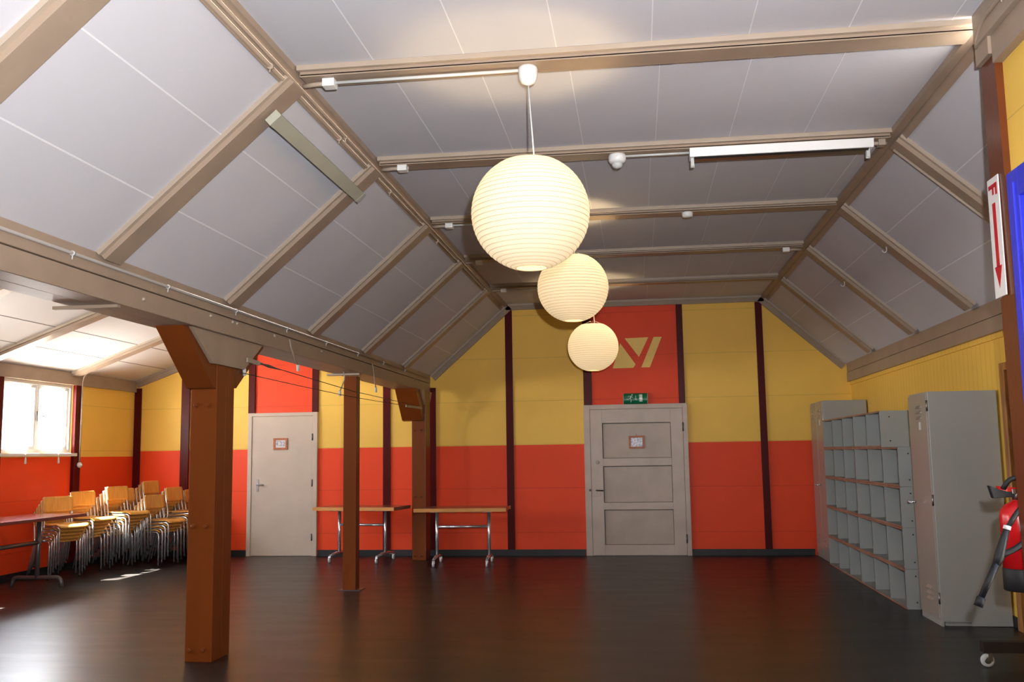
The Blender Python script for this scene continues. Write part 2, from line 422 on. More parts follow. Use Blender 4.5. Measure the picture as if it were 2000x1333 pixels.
# maroon wall studs
TN = [0]
def stud(x0, x1, y0, y1, z0, z1, m=M_maroon):
    TN[0] += 1; bm = NB(); box(bm, x0, x1, y0, y1, z0, z1, bev=0.004); return struct('trim_%d' % TN[0], bm, m)
for x0, x1, z0, z1 in [(-7.545, -7.44, 0.085, 2.50), (-6.795, -6.665, 0.085, 2.80), (-5.74, -5.637, 2.085, 3.16), (-4.756, -4.66, 2.085, 3.5),
                       (-3.68, -3.572, 0.085, 3.5), (-3.0, -2.895, 0.085, 2.40), (-1.866, -1.762, 0.085, 3.50), (-0.747, -0.63, 2.102, 3.50), (0.588, 0.676, 2.102, 3.51), (1.685, 1.779, 0.085, 3.50)]:
    stud(x0, x1, D - 0.03, D, z0, z1)
stud(XLW, XLW + 0.045, 12.005, 12.16, 0.085, 2.44); stud(XLW, XLW + 0.045, 10.36, 10.515, 0.085, 2.44)
# grey moulding that follows the gable on the end wall
def mould(p, q, h=0.085, th=0.035, m=M_beam):
    TN[0] += 1; bm = NB(); p = Vector((p[0], 0, p[1])); q = Vector((q[0], 0, q[1]))
    d = (q - p); n = Vector((d.z, 0, -d.x)).normalized()
    if n.z > 0: n = -n
    obox(bm, (p.x, D - th, p.z), d, (0, 1, 0), n, d.length, th, h)
    obox(bm, (p.x, D - th - 0.022, p.z), d, (0, 1, 0), n, d.length, 0.022, 0.028, 1)
    struct('trim_%d' % TN[0], bm, [m, M_trim])
mould((XB + 0.0, ZB1 - 0.005), (XL, ZC), 0.10); mould((XL - 0.02, ZC), (XR + 0.02, ZC), 0.085); mould((XR, ZC), (XE, ZE1), 0.10)
mould((XLW + 0.02, ZLW + 0.005), (-3.35, aisle_z(-3.35)), 0.10)
# eaves board over the window wall
TN[0] += 1; bm = NB(); box(bm, XLW, XLW + 0.04, Y0, D - 0.04, 2.44, 2.605); struct('trim_%d' % TN[0], bm, M_beam)

# ------------------------------------------------------------------ roof timbers
ORD = ['first', 'second', 'third', 'fourth', 'fifth', 'sixth']
RW, RD = 0.165, 0.055   # rafter width, depth below the boards
def tie(i, y):
    t = thing('tie_beam', '%s taupe tie beam across the flat ceiling, counted from the camera' % ORD[i - 1], 'beam', ((XL + XR) / 2, y + 0.1, ZC - RD), group='tie beams across the ceiling')
    bm = NB(); box(bm, XL + 0.02, XR - 0.02, y + 0.03, y + 0.03 + RW, ZC - RD, ZC, bev=0.004)
    box(bm, XL + 0.02, XR - 0.02, y + 0.03, y + 0.036, ZC - RD - 0.004, ZC - RD + 0.01); part('board', bm, M_beam, t)
    bm = NB(); box(bm, XL + 0.01, XR - 0.01, y, y + 0.03, ZC - 0.030, ZC, bev=0.004); part('moulding', bm, M_trim, t)
for i in range(1, 6): tie(i, RY[i])
def rafter(y, a, b, label, group):
    """rafter on a slope: a = upper (x,z), b = lower (x,z)"""
    t = thing('rafter', label, 'rafter', ((a[0] + b[0]) / 2, y + 0.1, (a[1] + b[1]) / 2), group=group)
    d = Vector((b[0] - a[0], 0, b[1] - a[1])); n = Vector((d.z, 0, -d.x)).normalized()
    if n.z > 0: n = -n
    bm = NB(); obox(bm, (a[0], y + 0.03, a[1]), d, (0, 1, 0), n, d.length, RW, RD); part('board', bm, M_beam, t)
    bm = NB(); obox(bm, (a[0], y, a[1]), d, (0, 1, 0), n, d.length, 0.03, 0.026)
    obox(bm, (a[0], y + 0.03 + RW, a[1]), d, (0, 1, 0), n, d.length, 0.012, 0.016); part('moulding', bm, M_trim, t)
for i in range(0, 6):
    rafter(RY[i], (XL - 0.05, left_z(XL - 0.05)), (XB + 0.0, ZB1), '%s taupe rafter from the camera on the left roof slope' % ORD[i], 'rafters of the left slope')
for i in range(2, 6):
    rafter(RY[i], (XR + 0.05, right_z(XR + 0.05)), (XE - 0.03, right_z(XE - 0.03)), '%s taupe rafter from the camera on the right roof slope' % ORD[i - 2], 'rafters of the right slope')
for k, i in enumerate((2, 3, 4, 5)):
    rafter(RY[i], (-3.2, aisle_z(-3.2)), (XLW + 0.02, aisle_z(XLW + 0.02)), ['nearest pale rafter of the low side aisle ceiling', 'second pale rafter from the left edge over the side aisle', 'pale rafter over the side aisle running above the curtained window', 'pale side aisle rafter nearest the end wall, beside a conduit'][k], 'rafters of the side aisle')
# purlins along both ceiling breaks
def purlin(label, prof, y0, y1):
    bm = NB(); prism(bm, prof, 'y', y0, y1); return tag(obj('purlin', bm, M_beam), label, 'beam')
purlin('long taupe purlin along the left ceiling break', [(XL + 0.005, ZC + 0.01), (XL, ZC - 0.035), (XL - 0.035, ZC - 0.045), (XL - 0.045, ZC - 0.035), (XL - 0.085, ZC - 0.095), (XL - 0.10, left_z(XL - 0.10) + 0.01)], Y0, D - 0.06)
purlin('long taupe purlin along the right ceiling break', [(XR - 0.02, ZC + 0.01), (XR - 0.015, ZC - 0.035), (XR + 0.03, ZC - 0.05), (XR + 0.04, ZC - 0.04), (XR + 0.075, ZC - 0.085), (XR + 0.08, right_z(XR + 0.08) + 0.01)], 4.9, D - 0.06)
# stepped header over the partition
t = thing('header_beam', 'stepped taupe header beam over the yellow partition at upper right', 'beam', (1.76, 2.0, 3.27))
bm = NB(); box(bm, 1.735, 1.83, Y0, 4.86, 3.42, ZC, bev=0.006); part('upper_plank', bm, M_beam, t)
bm = NB(); box(bm, 1.765, 1.83, Y0, 4.72, 3.28, 3.42, bev=0.006); box(bm, 1.75, 1.83, 4.72, 4.89, 3.33, 3.42); part('lower_plank', bm, M_beam, t)
# long aisle beam
t = thing('aisle_beam', 'long taupe beam on posts between hall and low side aisle', 'beam', (-3.14, 5.0, ZB0))
bm = NB(); box(bm, -3.31, XB, Y0, D - 0.04, 2.462, ZB1, bev=0.008); part('upper_plank', bm, M_beam, t)
bm = NB(); box(bm, -3.135, XB - 0.004, Y0, D - 0.04, ZB0, 2.456, bev=0.008); box(bm, -3.31, -3.145, Y0, D - 0.04, ZB0 + 0.004, 2.456, bev=0.008); part('lower_plank', bm, M_beam, t)
# right eaves beam
t = thing('eaves_beam', 'taupe eaves beam along the right wall above the lockers', 'beam', (2.9, 9.0, ZE0))
bm = NB(); box(bm, XE, XW, 5.0, D - 0.04, 2.475, ZE1 + 0.02, bev=0.006); part('upper_plank', bm, M_beam, t)
bm = NB(); box(bm, XE - 0.004, XW, 5.0, D - 0.04, ZE0, 2.470, bev=0.006); part('lower_plank', bm, M_beam, t)
bm = NB(); box(bm, XW - 0.018, XW, 8.0, D - 0.03, 2.30, ZE0); TN[0] += 1; struct('trim_%d' % TN[0], bm, M_rightwall)

# ------------------------------------------------------------------ posts
def bolt(x, y, z, parent, ax='y', r=0.014):
    bm = NB(); lathe(bm, [(r * 1.5, 0), (r * 1.5, -0.004), (r, -0.005), (r, -0.016), (r * 0.6, -0.02)], (x, y, z), 8, ax, smooth=False)
    return part('bolt', bm, M_post, parent)
t = thing('timber_post', 'thick brown bolted timber post with braces, nearest to the camera', 'post', (-3.12, 6.74, 0))
bm = NB(); box(bm, -3.222, -3.022, 6.59, 6.745, 0, ZB0, bev=0.006); box(bm, -3.212, -3.024, 6.75, 6.89, 0, ZB0, bev=0.006)
box(bm, -3.20, -3.03, 6.70, 6.80, 0.0, ZB0); part('shaft', bm, M_post, t)
bm = NB(); prism(bm, [(6.62, 1.925), (6.54, 1.935), (6.06, ZB0), (6.30, ZB0), (6.62, 2.08)], 'x', -3.235, -3.03, bev=0.004); part('brace', bm, M_post, t)
bm = NB(); prism(bm, [(6.86, 1.955), (6.94, 1.955), (7.47, ZB0), (7.25, ZB0), (6.86, 2.1)], 'x', -3.225, -3.03, bev=0.004); part('brace', bm, M_post, t)
bm = NB(); prism(bm, [(6.13, ZB0 - 0.002), (6.47, 2.105), (7.02, 2.105), (7.37, ZB0 - 0.002)], 'x', -3.028, -3.0, bev=0.003); part('gusset', bm, M_beam, t, label='taupe gusset board between the braces')
for z in (1.812, 0.944, 0.083):
    for x in (-3.18, -3.085): bolt(x, 6.59, z, t)
t = thing('slim_post', 'slim plain brown post in front of the left table', 'post', (-3.11, 10.19, 0))
bm = NB(); box(bm, -3.182, -3.04, 10.12, 10.26, 0, 2.30, bev=0.004); part('shaft', bm, M_post, t)
bm = NB(); box(bm, -3.225, -2.985, 10.09, 10.30, 0, 0.008, bev=0.002); part('base_plate', bm, M_darksteel, t)
t = thing('wall_post', 'brown braced timber post standing against the end wall between two tables', 'post', (-3.02, 13.2, 0))
bm = NB(); box(bm, -3.118, -2.924, 13.04, 13.34, 0, ZB0, bev=0.006); part('shaft', bm, M_post, t)
bm = NB(); prism(bm, [(13.06, 1.90), (12.98, 1.91), (12.56, ZB0), (12.84, ZB0), (13.06, 2.13)], 'x', -3.24, -2.95, bev=0.004); part('brace', bm, M_post, t)
bm = NB(); prism(bm, [(12.80, ZB0 - 0.002), (13.10, 2.08), (13.30, 2.08), (13.50, ZB0 - 0.002)], 'x', -2.955, -2.93, bev=0.003); part('gusset', bm, M_beam, t, label='taupe gusset board')
for z in (1.77, 0.86, 0.06):
    for x in (-3.08, -2.99): bolt(x, 13.04, z, t, r=0.012)
t = thing('partition_post', 'brown post at the end of the yellow partition, carrying the red arrow sign', 'post', (1.82, 4.8, 0))
bm = NB()
vs = box(bm, 1.805, 1.90, 4.72, 4.90, 0, 3.335)
for v in vs[4:]: v.co.x -= 0.03
part('shaft', bm, M_postdark, t)
# battens under the beam that carry the curtain wires
def batten(y, x0, x1, label, w=0.07, m=M_trim):
    bm = NB(); box(bm, x0, x1, y, y + w, ZB0 - 0.018, ZB0 + 0.002, bev=0.003); return tag(obj('batten', bm, m), label, 'batten', 'short battens under the aisle beam')
batten(5.16, -3.40, -2.99, 'short batten under the aisle beam left of the thick brown post', 0.035, M_beam)
batten(10.10, -3.37, -3.0, 'short pale batten above the slim brown post')

# ------------------------------------------------------------------ door 1 (plain) and door 2 (three panels) in the end wall, blue door at right
d = thing('door_1', None, None, (-5.2, D, 0), kind='structure')
bm = NB(); f = 0.07
box(bm, -5.73, -5.67, D - 0.05, D, 0, 2.085, bev=0.004); box(bm, -4.735, -4.665, D - 0.05, D, 0, 2.085, bev=0.004); box(bm, -5.67, -4.735, D - 0.05, D, 2.035, 2.085, bev=0.004)
part('door_frame', bm, M_door, d)
bm = NB(); box(bm, -5.668, -4.74, D - 0.035, D, 0.004, 2.033, bev=0.003); part('door_leaf', bm, M_door, d)
bm = NB(); box(bm, -5.59, -5.555, D - 0.042, D - 0.034, 0.93, 1.11, bev=0.003)
tube(bm, fillet([(-5.572, D - 0.04, 1.03), (-5.572, D - 0.085, 1.03), (-5.46, D - 0.085, 1.03)], 0.02), 0.009, 8); lathe(bm, [(0.012, -0.006), (0.012, 0)], (-5.572, D - 0.042, 0.955), 10, 'y'); part('door_handle', bm, M_steel, d)
for z in (0.27, 1.05, 1.72):
    bm = NB(); lathe(bm, [(0.011, -0.05), (0.011, 0.05)], (-4.738, D - 0.05, z), 8, 'z'); part('hinge', bm, M_darksteel, d)
t = thing('room_sign', 'small wood framed paper sign reading 4.22 on the plain door', 'sign', (-5.227, D - 0.045, 1.54))
def frame(t, x0, x1, z0, z1, y, w, m, inner):
    bm = NB()
    box(bm, x0, x0 + w, y - 0.018, y, z0, z1, bev=0.003); box(bm, x1 - w, x1, y - 0.018, y, z0, z1, bev=0.003)
    box(bm, x0 + w, x1 - w, y - 0.018, y, z1 - w, z1, bev=0.003); box(bm, x0 + w, x1 - w, y - 0.018, y, z0, z0 + w, bev=0.003)
    part('sign_frame', bm, m, t)
    bm = NB(); box(bm, x0 + w - 0.003, x1 - w + 0.003, y - 0.008, y - 0.001, z0 + w - 0.003, z1 - w + 0.003); return part('paper', bm, inner, t)
frame(t, -5.335, -5.118, 1.54, 1.71, D - 0.036, 0.03, M_framewood, M_paper)
fc = bpy.data.curves.new('txt', 'FONT'); fc.body = '4.22'; fc.size = 0.085; fc.align_x = 'CENTER'; fc.align_y = 'CENTER'; fc.extrude = 0.0006
fo = bpy.data.objects.new('txt', fc); COL.objects.link(fo)
bpy.context.view_layer.update()
me = bpy.data.meshes.new_from_object(fo.evaluated_get(bpy.context.evaluated_depsgraph_get())); bpy.data.objects.remove(fo)
me.materials.clear(); me.materials.append(M_print); me.name = 'number_text'
me.transform(Matrix.Translation((-5.227 + 5.227, -0.002 - 0.0 , 0.082)) @ Matrix.Rotation(PI / 2, 4, 'X'))
o = bpy.data.objects.new('number_text', me); COL.objects.link(o); o.parent = t
bm = NB(); box(bm, -5.295, -5.22, D - 0.0455, D - 0.044, 1.661, 1.668); part('text_line', bm, M_print, t)

d = thing('door_2', None, None, (-0.03, D, 0), kind='structure')
bm = NB()
box(bm, -0.755, -0.668, D - 0.05, D, 0, 2.10, bev=0.004); box(bm, 0.63, 0.695, D - 0.05, D, 0, 2.10, bev=0.004); box(bm, -0.668, 0.63, D - 0.05, D, 2.035, 2.10, bev=0.004)
part('door_frame', bm, M_door2, d)
bm = NB(); yb, yf = D - 0.008, D - 0.046
box(bm, -0.666, 0.627, yb, D, 0.015, 2.033, 1)  # core coloured dark to stand in for shadow in the panel gaps
for x0, x1, z0, z1 in [(-0.666, -0.497, 0.004, 2.033), (0.46, 0.627, 0.004, 2.033), (-0.497, 0.46, 1.84, 2.033), (-0.497, 0.46, 1.237, 1.345), (-0.497, 0.46, 0.632, 0.73), (-0.497, 0.46, 0.004, 0.149)]:
    box(bm, x0, x1, yf, yb, z0, z1, bev=0.003)
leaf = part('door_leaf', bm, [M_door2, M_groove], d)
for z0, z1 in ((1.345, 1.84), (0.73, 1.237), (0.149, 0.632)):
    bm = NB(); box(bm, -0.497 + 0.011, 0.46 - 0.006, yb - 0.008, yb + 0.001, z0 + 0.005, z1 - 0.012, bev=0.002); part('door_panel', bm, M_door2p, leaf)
bm = NB(); box(bm, -0.655, -0.545, D - 0.052, D - 0.04, 0.82, 0.93, bev=0.003); box(bm, -0.70, -0.668, D - 0.058, D - 0.045, 0.80, 0.93, bev=0.003); part('rim_lock', bm, M_door2, d)
bm = NB(); tube(bm, fillet([(-0.60, D - 0.05, 0.903), (-0.60, D - 0.09, 0.903), (-0.50, D - 0.09, 0.898)], 0.02), 0.009, 8); lathe(bm, [(0.016, -0.01), (0.016, 0)], (-0.685, D - 0.056, 0.905), 10, 'y'); part('door_handle', bm, M_wire, d)
bm = NB(); lathe(bm, [(0.02, -0.012), (0.026, -0.006), (0.026, 0)], (-0.575, D - 0.041, 1.29), 12, 'y'); part('keyhole_cover', bm, M_trim, d)
for z in (1.77, 0.23):
    bm = NB(); lathe(bm, [(0.012, -0.06), (0.012, 0.06)], (0.63, D - 0.05, z), 8, 'z'); part('hinge', bm, M_darksteel, d)
t = thing('framed_photo', 'small dark wood framed picture on the panelled door', 'picture', (-0.02, D - 0.025, 1.475))
frame(t, -0.128, 0.09, 1.475, 1.655, D - 0.0205, 0.028, M_framewood, M_photo)
bm = NB(); tube(bm, [(-0.02, D - 0.03, 1.65), (-0.02, D - 0.03, 1.685)], 0.004, 6); part('hanger', bm, M_framewood, t)

# exit sign above door 2
t = thing('exit_sign', 'green emergency exit sign on top of the panelled door frame', 'sign', (-0.018, D - 0.05, 2.10))
bm = NB(); prof = [(D - 0.002, 2.10), (D - 0.002, 2.255)]
for k in range(9):
    a = PI / 2 + PI * k / 8; prof.append((D - 0.03 + 0.055 * math.cos(a), 2.1775 + 0.0775 * math.sin(a)))
prism(bm, prof, 'x', -0.183, 0.147); part('sign_box', bm, M_green, t)
for xa_, xb_ in ((0.147, 0.153), (-0.189, -0.183)):
    bm = NB(); prism(bm, [(D - 0.001, 2.098), (D - 0.001, 2.258), (D - 0.06, 2.245), (D - 0.09, 2.18), (D - 0.06, 2.112)], 'x', xa_, xb_); part('end_cap', bm, M_wgrey, t)
def on_sign(u, v):   # u along x in metres, v height 0..1 on the curved face
    zz = 2.1775 + 0.0775 * (v * 2 - 1); s = max(-0.99, min(0.99, (zz - 2.1775) / 0.0775)); return (-0.018 + u, D - 0.03 - 0.0575 * math.sqrt(1 - s * s), zz)
def sign_strip(bm, pts, w):
    for (a, b) in zip(pts, pts[1:]):
        n = 6; P = []
        for k in range(n + 1):
            q = k / n; P.append(on_sign(a[0] + (b[0] - a[0]) * q, a[1] + (b[1] - a[1]) * q))
        tube(bm, P, w / 2, 6)
bm = NB()
for k in range(8):   # door block
    v0 = 0.2 + 0.66 * k / 8; v1 = 0.2 + 0.66 * (k + 1) / 8; a = on_sign(0.055, v0); b = on_sign(0.098, v0); c = on_sign(0.098, v1); e = on_sign(0.055, v1)
    polyplate(bm, [a, b, c, e], (0, -1, 0), 0.002)
part('door_symbol', bm, M_pict, t)
bm = NB(); sign_strip(bm, [(0.005, 0.78), (0.005, 0.45)], 0.010); sign_strip(bm, [(-0.010, 0.50), (0.005, 0.36), (0.02, 0.50)], 0.008); part('arrow_symbol', bm, M_pict, t)
bm = NB(); sign_strip(bm, [(-0.055, 0.72), (-0.075, 0.50)], 0.018); sign_strip(bm, [(-0.075, 0.50), (-0.058, 0.36), (-0.062, 0.18)], 0.011); sign_strip(bm, [(-0.078, 0.50), (-0.10, 0.44), (-0.125, 0.46)], 0.010)
sign_strip(bm, [(-0.058, 0.70), (-0.09, 0.72), (-0.105, 0.60)], 0.008); sign_strip(bm, [(-0.055, 0.68), (-0.035, 0.58)], 0.008)
lathe(bm, [(0.001, -0.012), (0.010, -0.006), (0.012, 0), (0.010, 0.006), (0.001, 0.012)], on_sign(-0.045, 0.82), 10); part('running_figure', bm, M_pict, t)
# painted emblem above the door
bm = NB(); yl = D - 0.0025
for poly in ([(-0.455, 3.045), (-0.335, 3.045), (-0.525, 2.615), (-0.645, 2.615)], [(-0.30, 2.975), (-0.415, 2.617), (-0.125, 2.618), (-0.09, 2.665)], [(-0.235, 3.043), (0.10, 3.05), (-0.04, 2.77)], [(0.175, 3.05), (0.288, 3.05), (0.11, 2.62), (-0.012, 2.62)]):
    polyplate(bm, [(x + 0.09, D, z) for x, z in poly], (0, -1, 0), 0.0025)
tag(obj('painted_emblem', bm, M_logo), 'yellow painted emblem of slanted bars and triangles on red above the panelled door', 'emblem')

# door 3: natural pine frame in the right wall; door 4: blue frame in the partition
d = thing('door_3', None, None, (XW, (DY0 + DY1) / 2, 0), kind='structure')
bm = NB(); box(bm, XW - 0.04, XW + 0.1, DY1, DY1 + 0.10, 0, DZ + 0.06, bev=0.004); box(bm, XW - 0.04, XW + 0.1, DY0 - 0.10, DY0, 0, DZ + 0.06, bev=0.004); box(bm, XW - 0.04, XW + 0.1, DY0, DY1, DZ, DZ + 0.06, bev=0.004)
part('door_frame', bm, M_natwood, d)
bm = NB(); box(bm, XW + 0.04, XW + 0.08, DY0, DY1, 0.005, DZ); part('door_leaf', bm, M_postdark, d)
d = thing('door_4', None, None, (1.79, 4.2, 0), kind='structure')
bm = NB()
box(bm, 1.78, 1.82, 4.575, 4.705, 0, 2.715, bev=0.006); box(bm, 1.78, 1.82, 3.62, 4.575, 2.58, 2.715, bev=0.006)
box(bm, 1.77, 1.79, 4.61, 4.64, 0, 2.655, bev=0.004); part('door_frame', bm, M_blue, d)
bm = NB(); box(bm, 1.81, 1.85, 3.62, 4.58, 0.01, 2.585, bev=0.003); part('door_leaf', bm, M_blue, d)

# ------------------------------------------------------------------ windows
def window(n, y0, y1, full):
    w = thing('window_%d' % n, None, None, (XLW - 0.06, (y0 + y1) / 2, WZ0), kind='structure')
    bm = NB(); xa, xb = XLW - 0.11, XLW - 0.01; f = 0.045
    box(bm, xa, xb, y0, y0 + f, WZ0, WZ1); box(bm, xa, xb, y1 - f, y1, WZ0, WZ1); box(bm, xa, xb, y0 + f, y1 - f, WZ0, WZ0 + f); box(bm, xa, xb, y0 + f, y1 - f, WZ1 - f, WZ1)
    part('window_frame', bm, M_winpaint, w)
    ym = (y0 + y1) / 2
    for a, b in ((y0 + f, ym - 0.003), (ym + 0.003, y1 - f)):
        bm = NB(); s = 0.045; xc, xd = XLW - 0.075, XLW - 0.03
        box(bm, xc, xd, a, a + s, WZ0 + f, WZ1 - f, bev=0.004); box(bm, xc, xd, b - s, b, WZ0 + f, WZ1 - f, bev=0.004)
        box(bm, xc, xd, a + s, b - s, WZ0 + f, WZ0 + f + s, bev=0.004); box(bm, xc, xd, a + s, b - s, WZ1 - f - s, WZ1 - f, bev=0.004)
        sash = part('casement', bm, M_winpaint, w)
        bm = NB(); box(bm, XLW - 0.056, XLW - 0.052, a + s, b - s, WZ0 + f + s, WZ1 - f - s); part('pane', bm, M_glass, sash)
    bm = NB(); box(bm, XLW - 0.02, XLW + 0.06, y0 - 0.05, y1 + 0.06, WZ0 - 0.045, WZ0 - 0.005, bev=0.006); part('window_sill', bm, M_winpaint, w)
    if full:
        bm = NB(); box(bm, XLW - 0.03, XLW - 0.018, ym - 0.014, ym + 0.014, 1.93, 2.06, bev=0.003); tube(bm, fillet([(XLW - 0.02, ym, 2.0), (XLW + 0.02, ym, 2.0), (XLW + 0.02, ym + 0.11, 1.995)], 0.015), 0.008, 8); part('window_handle', bm, M_darksteel, w)
for k, (a, b) in enumerate(WIN): window(k + 1, a, b, k == 0)
# sheer curtains on window 1
def curtain(y0, y1, label, ytie):
    t = thing('sheer_curtain', label, 'curtain', (XLW + 0.0, (y0 + y1) / 2, 1.55), group='sheer curtains on the window')
    bm = NB(); nx, nz = 60, 10; g = []
    for i in range(nz + 1):
        z = 2.385 - (2.385 - 1.56) * i / nz; row = []
        for k in range(nx + 1):
            s = k / nx; y = y0 + (y1 - y0) * s
            amp = 0.007 + 0.003 * math.sin(3 * s * PI)
            row.append(bm.verts.new((XLW - 0.004 + amp * math.sin(s * 2 * PI * 9 + 0.4 * math.sin(i)), y + 0.004 * math.sin(i * 0.7 + k), z)))
        g.append(row)
    for a, b in zip(g, g[1:]):
        for k in range(nx): f = bm.faces.new((a[k], a[k + 1], b[k + 1], b[k])); f.smooth = True
    part('cloth', bm, M_sheer, t)
    bm = NB(); tube(bm, [(XLW - 0.006, y0 - 0.02, 2.38), (XLW - 0.006, y1 + 0.02, 2.38)], 0.005, 8); part('curtain_rod', bm, M_winpaint, t)
    bm = NB(); tube(bm, [(XLW + 0.065, ytie, 1.56), (XLW + 0.068, ytie, 1.50), (XLW + 0.066, ytie, 1.465)], 0.004, 6); lathe(bm, [(0.004, 0.0), (0.010, -0.01), (0.015, -0.07), (0.013, -0.08), (0.002, -0.085)], (XLW + 0.066, ytie, 1.475), 10)
    tube(bm, [(XLW + 0.065, ytie, 1.555), (XLW + 0.01, ytie, 1.60)], 0.003, 6); part('tassel', bm, M_winpaint, t)
curtain(10.62, 11.10, 'sheer white curtain on the left half of the window', 10.95); curtain(11.36, 11.82, 'sheer white curtain on the right half of the window', 11.63)

# conduit and round switch beside the window
t = thing('switch_conduit', 'painted conduit from the aisle rafter down to a round white switch', 'conduit', (XLW + 0.05, 12.12, 1.35))
bm = NB(); ys = 12.115
tube(bm, fillet([(-3.35, 12.10, aisle_z(-3.35) - 0.02), (XLW + 0.13, 12.10, aisle_z(XLW + 0.13) - 0.025), (XLW + 0.062, ys, 2.52), (XLW + 0.058, ys, 1.40)], 0.08), 0.010, 8); part('pipe', bm, M_trim, t)
bm = NB(); lathe(bm, [(0.034, 0.045), (0.038, 0.055), (0.036, 0.075), (0.028, 0.085), (0.010, 0.09), (0.008, 0.10)], (XLW, ys, 1.365), 18, 'x'); part('switch', bm, M_white, t)

# ------------------------------------------------------------------ paper lanterns
def lantern(y, xc, zc, label):
    R = 0.317; t = thing('paper_lantern', label, 'lantern', (xc, y, zc - R), group='paper globe lanterns')
    nr = 27; th0, th1 = 0.47, PI - 0.27     # opening at top and bottom
    prof = []; rings = []
    for i in range(nr):
        for s in range(4):
            q = (i + s / 4) / nr; th = th0 + (th1 - th0) * q; rr = R * (1 + 0.008 * math.sin(PI * s / 4))
            prof.append((rr * math.sin(th) * 1.0, rr * math.cos(th) * 0.985))
        rings.append(th0 + (th1 - th0) * i / nr)
    rings.append(th1); prof.append((R * math.sin(th1), R * math.cos(th1) * 0.985))
    bm = NB(); lathe(bm, prof, (xc, y, zc), 64, cap=False); part('paper_shade', bm, M_lantern, t)
    bm = NB()
    for th in rings:
        r = R * math.sin(th) * 1.001; z = zc + R * math.cos(th) * 0.985
        tube(bm, [(xc + r * math.cos(2 * PI * k / 48), y + r * math.sin(2 * PI * k / 48), z) for k in range(49)], 0.0017, 5, cap=False)
    part('rib_rings', bm, M_rib, t)
    ztop = zc + R * math.cos(th0) * 0.985; zroof = ZC - RD
    bm = NB(); ro = R * math.sin(th0)
    tube(bm, [(xc - ro, y, ztop), (xc - 0.03, y, ztop + 0.045), (xc + 0.03, y, ztop + 0.045), (xc + ro, y, ztop)], 0.002, 6); tube(bm, [(xc, y - ro, ztop), (xc, y, ztop + 0.045), (xc, y + ro, ztop)], 0.002, 6); part('wire_stretcher', bm, M_steel, t)
    bm = NB(); lathe(bm, [(0.052, 0.0), (0.054, -0.015), (0.050, -0.06), (0.038, -0.088), (0.014, -0.10), (0.006, -0.102)], (xc, y, zroof), 24); part('ceiling_rose', bm, M_white, t)
    bm = NB(); tube(bm, [(xc, y, zroof - 0.09), (xc + 0.03, y, zc + 0.235)], 0.004, 8); part('cord', bm, M_wgrey, t)
    bm = NB(); lathe(bm, [(0.012, 0.235), (0.019, 0.23), (0.019, 0.18), (0.016, 0.175)], (xc + 0.03, y, zc), 16); part('lamp_holder', bm, M_white, t)
    bm = NB(); lathe(bm, [(0.014, 0.18), (0.02, 0.165), (0.031, 0.135), (0.031, 0.115), (0.02, 0.095), (0.001, 0.088)], (xc + 0.03, y, zc), 16); part('bulb', bm, M_bulb, t)
lantern(5.0, -0.538, 2.715, 'nearest white paper globe lantern, hanging from the first tie beam')
lantern(8.46, -0.538, 2.905, 'middle white paper globe lantern of the row of three')
lantern(11.98, -0.525, 2.755, 'farthest white paper globe lantern, hanging before the emblem')

# ------------------------------------------------------------------ electrics on the ceiling
ZT = ZC - RD
def jbox(x, y, label, stub=-1, run=None):
    t = thing('junction_box', label, 'junction box', (x, y, ZT), group='white junction boxes on the tie beams')
    bm = NB(); box(bm, x - 0.035, x + 0.035, y - 0.035, y + 0.035, ZT - 0.045, ZT, bev=0.005); part('box_body', bm, M_white, t)
    bm = NB(); e = x + stub * 0.16
    tube(bm, fillet([(x + stub * 0.03, y, ZT - 0.02), (x + stub * 0.08, y, ZT - 0.02), (e, y + 0.02, ZT - 0.02)], 0.02), 0.014, 8); part('conduit_stub', bm, M_trim, t)
    if run is not None:
        bm = NB(); tube(bm, [(x - stub * 0.03, y, ZT - 0.018), (run, y + 0.0, ZT - 0.018)], 0.0095, 8); part('conduit', bm, M_wgrey, t)
jbox(-1.66, 4.99, 'white junction box on the first tie beam, feeding the nearest lantern', run=-0.59)
jbox(-1.645, 6.62, 'white junction box at the left end of the second tie beam')
jbox(-1.655, 8.42, 'white junction box at the left end of the third tie beam', run=-1.30)
jbox(-1.665, 10.13, 'white junction box at the left end of the fourth tie beam')
jbox(-1.65, 11.96, 'white junction box on the farthest tie beam, feeding the farthest lantern', run=-0.58)
jbox(1.60, 10.13, 'white junction box at the right end of the fourth tie beam', stub=1)
# motion detector, smoke detector
t = thing('motion_detector', 'white round motion detector with domed lens on the second tie beam', 'detector', (-0.086, 6.64, ZT - 0.09))
bm = NB(); lathe(bm, [(0.058, 0), (0.062, -0.012), (0.062, -0.045), (0.050, -0.062), (0.040, -0.065)], (-0.086, 6.64, ZT), 24); part('housing', bm, M_white, t)
bm = NB(); lathe(bm, [(0.041, -0.064), (0.036, -0.085), (0.022, -0.098), (0.001, -0.102)], (-0.086, 6.64, ZT), 20); part('lens', bm, M_wgrey, t)
bm = NB(); tube(bm, [(-0.03, 6.64, ZT - 0.015), (0.42, 6.64, ZT - 0.015)], 0.009, 8); part('conduit', bm, M_wgrey, t)
t = thing('smoke_detector', 'flat round white smoke detector on the third tie beam', 'detector', (0.496, 8.42, ZT - 0.04))
bm = NB(); lathe(bm, [(0.05, 0), (0.05, -0.012), (0.047, -0.014), (0.05, -0.018), (0.044, -0.04), (0.001, -0.044)], (0.496, 8.42, ZT), 24); part('housing', bm, M_white, t)
